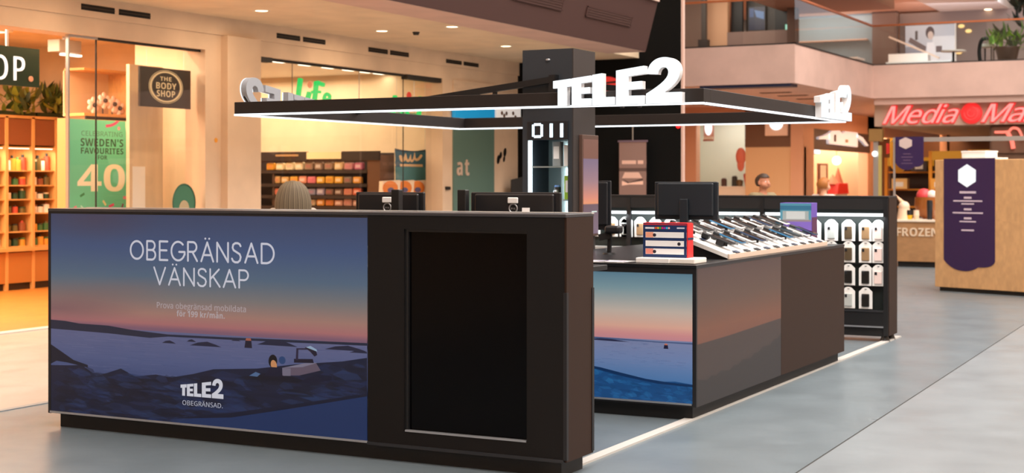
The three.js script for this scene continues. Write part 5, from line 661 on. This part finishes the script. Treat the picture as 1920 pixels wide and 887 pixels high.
{ const a = Math.atan2(0.393, 0.919), t = thing('wooden_block', 'tall pale wooden stand block at the right edge with a purple menu banner', 'stand', [-4.412, 0, -21.43], -a); origin.set(t, [0, 0, 0]);
  const wood = std(0xd8ac7c, 0.55, 0, { map: grain }); part(t, 'body', muv(rbox(-0.02, 2.3, 0.055, 1.843, 0, -1.3, 0.01), 1), wood); part(t, 'plinth', box(0.03, 2.25, 0, 0.055, -0.05, -1.25), K.plinth); part(t, 'top_rim', box(0.42, 0.95, 1.843, 1.87, 0.0, -0.3), W.white);
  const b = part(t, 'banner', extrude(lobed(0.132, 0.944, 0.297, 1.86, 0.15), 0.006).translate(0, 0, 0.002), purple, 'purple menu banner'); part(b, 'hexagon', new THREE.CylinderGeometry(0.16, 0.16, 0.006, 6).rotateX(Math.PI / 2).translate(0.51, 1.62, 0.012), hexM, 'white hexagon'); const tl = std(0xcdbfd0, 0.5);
  for (const [y, w, h] of [[1.39, 0.26, 0.03], [1.315, 0.12, 0.028], [1.27, 0.46, 0.02], [1.23, 0.2, 0.018], [1.155, 0.12, 0.028], [1.105, 0.48, 0.02], [1.03, 0.12, 0.028], [0.985, 0.26, 0.018], [0.865, 0.2, 0.022]]) part(b, 'text_line', box(0.52 - w / 2, 0.52 + w / 2, y - h / 2, y + h / 2, 0.008, 0.011), tl); }
{ const t = thing('white_carton', 'flat white carton lying on the tall wooden block', 'box', [-3.82, 1.87, -21.4], -0.4); origin.set(t, [0, 0, 0]); part(t, 'box', rbox(-0.18, 0.2, 0, 0.09, -0.15, 0.15, 0.008), W.white); part(t, 'lid', rbox(-0.185, 0.205, 0.07, 0.095, -0.155, 0.155, 0.006), W.white); }

// ---------------------------------------------------------------- upper level behind glass railings
area(6, 8, [-11.5, 6.45, -41], [-11.5, 4, -41], 0xffdcc0, LV.upper); area(2, 1.5, [-12.6, 6.3, -35.5], [-12.6, 4, -36.5], 0xffeadc, 6); area(2.2, 0.6, [-12.1, 6.3, -43.2], [-12.1, 5.4, -44], 0xeaf6ff, 4); area(3, 2.5, [-8, 6.4, -42], [-8.5, 5, -44], 0xf0f4ff, 3);
function railing(n, g, caps) { const m = struct(`window_${n}`, g, glassRail); struct('handrail', caps[0], W.rail, m); struct('shoe', caps[1], W.dark, m); return m; }
railing(5, new THREE.PlaneGeometry(2.64, 0.93).translate(-10.18, 4.785, -29.43), [box(-11.5, -8.84, 5.25, 5.29, -29.4, -29.46), box(-11.5, -8.84, 4.32, 4.35, -29.4, -29.46)]);
railing(6, new THREE.PlaneGeometry(6.4, 0.93).rotateY(Math.PI / 2).translate(-8.87, 4.785, -32.63), [box(-8.9, -8.84, 5.25, 5.29, -29.4, -35.86), box(-8.9, -8.84, 4.32, 4.35, -29.4, -35.86)]);
railing(7, new THREE.PlaneGeometry(22.8, 0.93).translate(2.53, 4.785, -35.83), [box(-8.9, 14, 5.25, 5.29, -35.8, -35.86), box(-8.9, 14, 4.32, 4.35, -35.8, -35.86)]);
struct('wall_upper_left', box(-18, -13.5, 4.32, 6.5, -37, -37.2), std(0x9a8478, 0.7)); struct('wall_upper_beige', box(-13.5, -12.95, 4.32, 6.5, -37.02, -37.2), std(0xd9ae8c, 0.7)); struct('wall_upper_black', merge([box(-12.95, -12.64, 4.9, 6.5, -37.3, -37.4), box(-12.64, -11.3, 4.32, 6.5, -37.6, -37.7)]), std(0x08090c, 0.4)); struct('wall_parapet', box(-12.95, -11.1, 4.32, 5.41, -37, -37.15), std(0x8a756e, 0.7)); struct('pillar_upper', merge([box(-11.32, -11.08, 4.32, 6.5, -36.9, -37.15), box(-10.84, -10.13, 4.32, 6.5, -43.7, -44)]), std(0x6a5248, 0.7));
struct('ceiling_upper', box(-18, -8.95, 6.5, 6.7, -31, -60), far.pillar); struct('beam_upper', box(-11.65, -8.95, 5.95, 6.5, -34.2, -38.4), std(0x9a7460, 0.7)); struct('ceiling_upper_right', box(-8.95, -7.05, 6.45, 6.7, -31, -60), std(0xd9cfc8, 0.7));
struct('wall_upper_white', box(-15, -10.84, 5.0, 6.5, -44, -44.2), std(0x8c989b, 0.6)); struct('wall_upper_low', box(-15, -10.84, 4.32, 5.0, -43.8, -44), std(0x8a776c, 0.7)); struct('wall_upper_right', box(-10.13, 14, 4.32, 6.45, -44.1, -44.3), std(0x7d6c66, 0.7));
struct('window_8', box(-7, 14, 6.5, 13.5, -59.9, -60), glow(0xdfeaf5, 0.75));
{ const t = thing('upper_screen', 'blue lit screen in the black upper shop front', 'screen', [-12.3, 5.5, -37.5]), tx = canvas(128, 160, (x, w, h) => { x.fillStyle = '#0a1c38'; x.fillRect(0, 0, w, h); x.fillStyle = '#2a4a78'; x.fillRect(6, 10, 34, 60); x.fillStyle = '#5a7aa8'; x.beginPath(); x.moveTo(44, 20); x.lineTo(122, 36); x.lineTo(122, 90); x.lineTo(60, 70); x.fill(); }); part(t, 'casing', box(-12.55, -12.08, 5.47, 6.11, -37.5, -37.56), K.black); part(t, 'display', box(-12.53, -12.1, 5.49, 6.09, -37.495, -37.5), std(0x111111, 0.3, 0, { emissive: 0xffffff, emissiveMap: tx, emissiveIntensity: 0.9 })); part(t, 'bracket', box(-12.35, -12.3, 5.6, 5.9, -37.56, -37.598), K.black); }
{ const t = thing('exit_sign', 'small green and white exit sign at the right end of the black upper shop', 'sign', [-11.42, 5.45, -37.4]); part(t, 'box', box(-11.5, -11.36, 5.42, 5.58, -37.3, -37.36), std(0x1e8a4c, 0.5)); part(t, 'lit_face', box(-11.48, -11.38, 5.43, 5.57, -37.29, -37.3), glow(0xbff5dc, 1)); }
{ const t = thing('upper_pole', 'dark grey pole with spread foot behind the left glass railing', 'pole', [-13.4, 4.32, -36.5]); part(t, 'pole', box(-13.48, -13.36, 4.4, 6.5, -36.5, -36.6), std(0x4a4440, 0.6)); part(t, 'sleeve', box(-13.55, -13.3, 4.65, 5.2, -36.45, -36.65), std(0x3d3633, 0.6)); for (const s of [-1, 1]) part(t, 'foot_arm', bar([-13.42, 4.6, -36.55], [-13.42 + s * 0.7, 4.38, -36.4], 0.06, 0.1), std(0x4a4440, 0.6)); }
{ const t = thing('white_counter', 'long white counter on the upper floor before the brown pillar', 'counter', [-11.8, 4.32, -42]); part(t, 'body', box(-13.4, -11.0, 4.32, 5.05, -42.5, -43.2), std(0x9a8a80, 0.6)); part(t, 'worktop', box(-13.45, -10.95, 5.05, 5.1, -42.45, -43.3), W.white); part(t, 'back_shelf', box(-13.4, -11.0, 5.7, 5.73, -43.7, -43.98), far.pillar); }
{ const t = thing('photo_mural', 'large black and white photo of a woman on the upper floor wall', 'mural', [-9.2, 5, -44]), tx = canvas(384, 300, (x, w, h) => { x.fillStyle = '#b9bcc6'; x.fillRect(0, 0, w, h); x.fillStyle = '#8f929e'; x.fillRect(0, h * 0.55, w, h * 0.45); x.fillStyle = '#d6d8de'; x.fillRect(w * 0.55, h * 0.3, w * 0.45, h * 0.7); x.fillStyle = '#55484a'; x.beginPath(); x.ellipse(w * 0.5, h * 0.2, 34, 48, 0, 0, 7); x.fill(); x.fillStyle = '#c9b6ae'; x.beginPath(); x.ellipse(w * 0.51, h * 0.27, 22, 32, 0, 0, 7); x.fill(); x.fillStyle = '#e4e4ea'; x.beginPath(); x.moveTo(w * 0.4, h); x.lineTo(w * 0.44, h * 0.45); x.lineTo(w * 0.58, h * 0.45); x.lineTo(w * 0.64, h); x.fill(); x.fillStyle = '#6d5f60'; x.beginPath(); x.moveTo(w * 0.1, h * 0.3); x.lineTo(w * 0.42, h * 0.55); x.lineTo(w * 0.4, h * 0.68); x.lineTo(w * 0.06, h * 0.42); x.fill(); x.fillRect(w * 0.62, h * 0.55, w * 0.12, h * 0.16); x.fillStyle = '#57504f'; x.fillRect(w * 0.2, h * 0.14, 20, 70); }); part(t, 'print', box(-9.95, -8.53, 4.95, 6.08, -44.05, -44.1), std(0xffffff, 0.5, 0, { map: tx, emissive: 0xffffff, emissiveMap: tx, emissiveIntensity: 0.25 })); part(t, 'frame', box(-8.53, -8.5, 4.9, 6.1, -44.02, -44.1), W.white); }
{ const t = thing('stepped_counter', 'white stepped counter with sloping rail on the upper floor before the mural', 'counter', [-9.4, 4.32, -42.5]); part(t, 'step', box(-10.1, -9.0, 4.32, 5.15, -42.6, -43), W.white); part(t, 'step', box(-10.1, -8.3, 4.32, 4.9, -42.3, -42.6), std(0xdfeaea, 0.4)); part(t, 'rail', bar([-10.1, 5.65, -42.7], [-8.7, 5.0, -42.7], 0.09, 0.05), std(0xd9c0ac, 0.5)); }
for (const [i, [x, z]] of [[-8.3, -40.5], [-8.05, -40.5], [-7.6, -44.0]].entries()) { const t = thing('upper_spot', `warm round spot in the pale upper ceiling, ${ord[i]} from the left`, 'light', [x, 6.44, z], 0, 'upper ceiling spots'); part(t, 'rim', cyl(x, z, 6.435, 6.45, 0.13, 0.13, 16), W.white); part(t, 'lamp_face', cyl(x, z, 6.428, 6.435, 0.1, 0.1, 16), glow(0xffe0b0, 6)); }
for (const [i, [x, y]] of [[-8.35, 6.0], [-8.15, 5.85], [-8.42, 5.25]].entries()) { const t = thing('wall_spot', `small amber light on the brown upper wall, ${['upper left', 'upper right', 'lower'][i]} of three`, 'light', [x, y, -44], 0, 'amber lights on the upper wall'); part(t, 'bulb', new THREE.SphereGeometry(0.07, 12, 8).scale(1.3, 0.8, 0.6).translate(x, y, -44.04), glow(0xffc880, 1.6)); part(t, 'plate', box(x - 0.05, x + 0.05, y - 0.05, y + 0.05, -44.08, -44.1), W.brown); }
{ const t = thing('lounge_chair', 'black curved chair on the upper floor left of the flower pot', 'chair', [-6.35, 4.32, -36.5]), m = std(0x15171a, 0.4); part(t, 'backrest', new THREE.TubeGeometry(new THREE.CatmullRomCurve3([[-6.45, 4.32, -36.3], [-6.47, 4.65, -36.3], [-6.4, 4.88, -36.3], [-6.25, 4.9, -36.35]].map((p) => new THREE.Vector3(...p))), 20, 0.045, 8), m); part(t, 'seat', rbox(-6.45, -6.15, 4.7, 4.78, -36.3, -36.7, 0.02), W.white, 'pale seat'); for (const [x, z] of [[-6.4, -36.65], [-6.2, -36.65], [-6.2, -36.33]]) part(t, 'leg', bar([x, 4.32, z], [x, 4.7, z], 0.03), m); }
{ const t = thing('cafe_table', 'small dark pedestal table on the upper floor behind the railing', 'table', [-7.3, 4.32, -37.5]); part(t, 'top', cyl(-7.3, -37.5, 4.72, 4.75, 0.3, 0.3, 24), W.white); part(t, 'stem', cyl(-7.3, -37.5, 4.34, 4.72, 0.03, 0.03, 12), W.dark); part(t, 'foot', cyl(-7.3, -37.5, 4.32, 4.35, 0.22, 0.16, 20), W.dark); }
const limeM = [0x5f9a2a, 0x3f6a26, 0x8fc22e, 0x2c4a22].map((c) => phys({ color: c, roughness: 0.5, side: THREE.DoubleSide, transmission: 0.3, thickness: 0 })), darkM = [0x16221a, 0x22301f, 0x101812, 0x2c4230].map((c) => phys({ color: c, roughness: 0.5, side: THREE.DoubleSide, transmission: 0.3, thickness: 0 })), bigLeaf = [leafGeo(0.34, 0.13), leafGeo(0.42, 0.1)];
{ const t = thing('potted_plant', 'lime green leafy plant in a brown pot on the balcony edge', 'plant', [-5.8, 4.32, -36.1]); part(t, 'pot', new THREE.LatheGeometry([[0, 0], [0.2, 0], [0.27, 0.3], [0.29, 0.34], [0.26, 0.34], [0.24, 0.28], [0, 0.28]].map((p) => new THREE.Vector2(...p)), 28).translate(-5.8, 4.32, -36.1), std(0x3c221a, 0.4)); leaves(t, 60, [-0.02, 0.46, 0], [0.32, 0.2, 0.2], limeM, bigLeaf, 0.85); leaves(t, 16, [-0.32, 0.48, 0.02], [0.12, 0.12, 0.1], [limeM[2], limeM[0]], bigLeaf, 0.7); }
{ const t = thing('tall_plant', 'tall dark leaved plant at the top right corner behind the railing', 'plant', [-4.95, 4.32, -36.5]); part(t, 'stem', bar([-4.95, 4.6, -36.5], [-5.0, 6.1, -36.5], 0.05), W.dark); part(t, 'pot', cyl(-4.95, -36.5, 4.32, 4.7, 0.2, 0.26, 24), W.dark); leaves(t, 90, [-0.2, 1.3, 0.1], [0.45, 0.55, 0.3], darkM, bigLeaf, 1.1); }

// ---------------------------------------------------------------- people
function fieldMesh(caps, size, c, res, k, clip) {         // union of tapered capsules as a smooth surface
  const mc = new MarchingCubes(res, new THREE.MeshBasicMaterial(), false, false, 300000); mc.isolation = 0;
  const h = res / 2, P = [0, 0, 0];
  for (let z = 0; z < res; z++) for (let y = 0; y < res; y++) for (let x = 0; x < res; x++) {
    P[0] = c[0] + ((x - h) / h) * size / 2; P[1] = c[1] + ((y - h) / h) * size / 2; P[2] = c[2] + ((z - h) / h) * size / 2;
    let d = 1;
    for (const [a, b, ra, rb, s] of caps) {
      const bx = b[0] - a[0], by = b[1] - a[1], bz = b[2] - a[2], px = P[0] - a[0], py = P[1] - a[1], pz = (P[2] - a[2]) * (s || 1), L = bx * bx + by * by + bz * bz;
      let t = L ? (px * bx + py * by + pz * bz) / L : 0; t = t < 0 ? 0 : t > 1 ? 1 : t;
      const q = Math.hypot(px - bx * t, py - by * t, pz - bz * t) - (ra + (rb - ra) * t);
      if (q - d > k) continue; if (d - q > k) { d = q; continue; }
      const m = Math.max(0, 1 - Math.abs(d - q) / k); d = Math.min(d, q) - m * m * k * 0.25;
    }
    if (clip) d = Math.max(d, clip(P));
    mc.field[x + y * res + z * res * res] = -d;
  }
  mc.update(); const n = mc.count, g = new THREE.BufferGeometry(), p = new Float32Array(n * 3);
  for (let i = 0; i < n * 3; i++) p[i] = c[i % 3] + mc.positionArray[i] * size / 2;
  g.setAttribute('position', new THREE.BufferAttribute(p, 3)); g.setAttribute('normal', new THREE.BufferAttribute(mc.normalArray.slice(0, n * 3), 3)); const w = mergeVertices(g, 1e-4); w.computeVertexNormals(); return w;
}
const torso = [[[-0.08, 0.93, 0], [0.08, 0.93, 0], 0.115, 0.115], [[-0.06, 1.08, 0], [0.06, 1.08, 0], 0.1, 0.1], [[-0.1, 1.27, 0], [0.1, 1.27, 0], 0.112, 0.112], [[-0.17, 1.385, -0.01], [0.17, 1.385, -0.01], 0.055, 0.055]];
const armC = (s) => [[[s * 0.19, 1.375, -0.01], [s * 0.25, 1.1, -0.02], 0.05, 0.039], [[s * 0.25, 1.1, -0.02], [s * 0.245, 0.86, 0.06], 0.037, 0.026]];
const legC = (s) => [[[s * 0.09, 0.9, 0], [s * 0.1, 0.5, 0.015], 0.085, 0.055], [[s * 0.1, 0.5, 0.015], [s * 0.1, 0.08, -0.02], 0.053, 0.036], [[s * 0.1, 0.045, -0.03], [s * 0.115, 0.035, 0.14], 0.042, 0.032]];
const headC = [[[0, 1.4, -0.015], [0, 1.53, 0], 0.054, 0.05], [[0, 1.61, -0.02], [0, 1.625, 0.005], 0.084, 0.08], [[0, 1.545, 0.04], [0, 1.53, 0.05], 0.05, 0.03], [[0, 1.6, 0.08], [0, 1.57, 0.105], 0.011, 0.014], [[-0.02, 1.54, 0.082], [0.02, 1.54, 0.082], 0.009, 0.009], [[-0.083, 1.6, -0.005], [-0.085, 1.57, 0], 0.014, 0.011], [[0.083, 1.6, -0.005], [0.085, 1.57, 0], 0.014, 0.011], [[-0.045, 1.56, 0.045], [0.045, 1.56, 0.045], 0.04, 0.04]];
const handC = (s) => { const w = [s * 0.245, 0.85, 0.062], f = (dz, l, r, bend) => [[[w[0], 0.765, 0.07 + dz], [w[0] - s * 0.012, 0.765 - l * 0.5, 0.07 + dz * 1.15], r, r * 0.92], [[w[0] - s * 0.012, 0.765 - l * 0.5, 0.07 + dz * 1.15], [w[0] - s * bend, 0.765 - l, 0.075 + dz * 1.15], r * 0.92, r * 0.75]]; return [[w, [w[0], 0.775, 0.07], 0.026, 0.02], [[w[0], 0.785, 0.045], [w[0], 0.785, 0.098], 0.015, 0.015], ...f(0.033, 0.07, 0.0085, 0.03), ...f(0.011, 0.08, 0.009, 0.035), ...f(-0.011, 0.075, 0.0085, 0.036), ...f(-0.032, 0.06, 0.0075, 0.034), [[w[0] - s * 0.005, 0.825, 0.092], [w[0] - s * 0.015, 0.785, 0.118], 0.012, 0.01], [[w[0] - s * 0.015, 0.785, 0.118], [w[0] - s * 0.02, 0.755, 0.12], 0.01, 0.008]]; };
const bodyG = merge([fieldMesh([...torso, ...armC(-1), ...armC(1), ...legC(-1), ...legC(1), headC[0]], 1.72, [0, 0.76, 0], 100, 0.05), fieldMesh(headC, 0.36, [0, 1.56, 0.01], 72, 0.025), fieldMesh(handC(-1), 0.26, [-0.24, 0.78, 0.08], 64, 0.012), fieldMesh(handC(1), 0.26, [0.24, 0.78, 0.08], 64, 0.012)]);
const fat = (l, d) => l.map(([a, b, ra, rb]) => [a, b, ra + d, rb + d]);
const jacketG = fieldMesh(fat([...torso, ...armC(-1), ...armC(1)], 0.016), 0.9, [0, 1.14, 0], 84, 0.05, (p) => Math.max(p[1] - 1.455, 0.9 - p[1] - (Math.abs(p[0]) > 0.19 ? 0.02 : 0.03), p[1] > 1.4 && Math.hypot(p[0], p[2] + 0.015) < 0.066 ? 0.01 : -1));
const trouserG = fieldMesh(fat([torso[0], ...legC(-1).slice(0, 2), ...legC(1).slice(0, 2)], 0.014), 1.12, [0, 0.54, 0], 84, 0.03, (p) => Math.max(p[1] - 0.98, 0.07 - p[1]));
const shoeG = fieldMesh(fat([legC(-1)[2], legC(1)[2]], 0.01), 0.5, [0, 0.06, 0.05], 60, 0.01, (p) => Math.max(p[1] - 0.1, 0.002 - p[1]));
const hairShort = fieldMesh(fat([headC[1]], 0.016), 0.36, [0, 1.6, 0], 64, 0.02, (p) => { const f = p[2] - (p[1] > 1.66 ? 0.09 : 0.0) ; return Math.max(f, 1.54 - p[1]); });
const hairLong = fieldMesh([[[0, 1.6, -0.025], [0, 1.62, -0.01], 0.118, 0.11], [[-0.065, 1.56, -0.04], [-0.09, 1.36, -0.06], 0.09, 0.06], [[0.065, 1.56, -0.04], [0.09, 1.36, -0.06], 0.09, 0.06], [[0, 1.56, -0.06], [0, 1.34, -0.1], 0.1, 0.07]], 0.5, [0, 1.5, 0], 72, 0.04, (p) => { const f = p[2] - (p[1] > 1.66 ? 0.09 : 0.005); return f; });
function person(label, [x, z], height, turn, look) {
  const t = thing('person', label, 'person', [x, 0, z], turn), s = height / 1.71; t.scale.setScalar(s); origin.set(t, [0, 0, 0]);
  part(t, 'body', bodyG.clone(), std(look.skin, 0.6)); part(t, 'jacket', jacketG.clone(), std(look.jacket, 0.8)); part(t, 'trousers', trouserG.clone(), std(look.trousers, 0.8)); part(t, 'shoes', shoeG.clone(), std(0x1c1a1a, 0.6)); part(t, 'hair', (look.long ? hairLong : hairShort).clone(), std(look.hair, 0.65));
  for (const e of [-1, 1]) { const w = part(t, 'eye', new THREE.SphereGeometry(0.011, 12, 8).translate(e * 0.031, 1.602, 0.073), std(0xf2efe9, 0.3)); part(w, 'iris', new THREE.SphereGeometry(0.006, 10, 8).translate(e * 0.031, 1.602, 0.0795), std(0x2b1d14, 0.3)); }
  return t;
}
const P1 = person('person with long grey-blonde hair and red scarf seen from behind, just left of the stand', [-7.98, -11.04], 1.535, Math.PI + 0.75, { skin: 0xd9a684, jacket: 0xb9ac9c, trousers: 0x2c2f38, hair: 0x6a5a46, long: true });
{ const hair = P1.children.find((c) => c.name === 'hair'), cols = [0x76664f, 0x5c4d3b, 0x83735a, 0x6a5a46].map((c) => std(c, 0.7));
  for (let i = 0; i < 46; i++) { const a = Math.PI + (i / 45 - 0.5) * 3.0, P = [[0.06, 1.715, 1], [0.122, 1.66, 1], [0.166, 1.54, 1], [0.172, 1.4, 1]].map(([r, y, k]) => new THREE.Vector3(Math.sin(a) * r * k * 1.04, y, Math.cos(a) * r * 0.98 - 0.015)); part(hair, 'hair_lock', new THREE.TubeGeometry(new THREE.CatmullRomCurve3(P), 14, 0.009, 6), cols[i % 4]); } }
part(P1, 'scarf', fieldMesh([[[-0.09, 1.41, -0.06], [0.1, 1.4, -0.08], 0.035, 0.035], [[0.1, 1.4, -0.08], [0.1, 1.41, 0.05], 0.035, 0.03], [[-0.09, 1.41, -0.06], [-0.09, 1.41, 0.05], 0.035, 0.03], [[-0.09, 1.41, 0.05], [0.1, 1.41, 0.05], 0.03, 0.03]], 0.4, [0, 1.4, 0], 56, 0.02), std(0xd24a54, 0.8), 'red scarf');
person('dark-haired person in an olive jacket walking behind the accessory rack', [-6.25, -19.3], 1.64, 1.15, { skin: 0xb97a5c, jacket: 0x8a7a5a, trousers: 0x34323a, hair: 0x3a2618, long: false });
person('ginger-haired person in a pale top walking behind the accessory rack near the red stand', [-6.08, -21.64], 1.59, 2.6, { skin: 0xd9a080, jacket: 0xd8c6bc, trousers: 0x4a4650, hair: 0xa8672c, long: false });

// ---------------------------------------------------------------- shadows and the picture
scene.traverse((o) => { if (o.isMesh) { o.castShadow = true; o.receiveShadow = true; } if (o.isLight && !o.isRectAreaLight) o.castShadow = true; });
renderer.render(scene, camera);
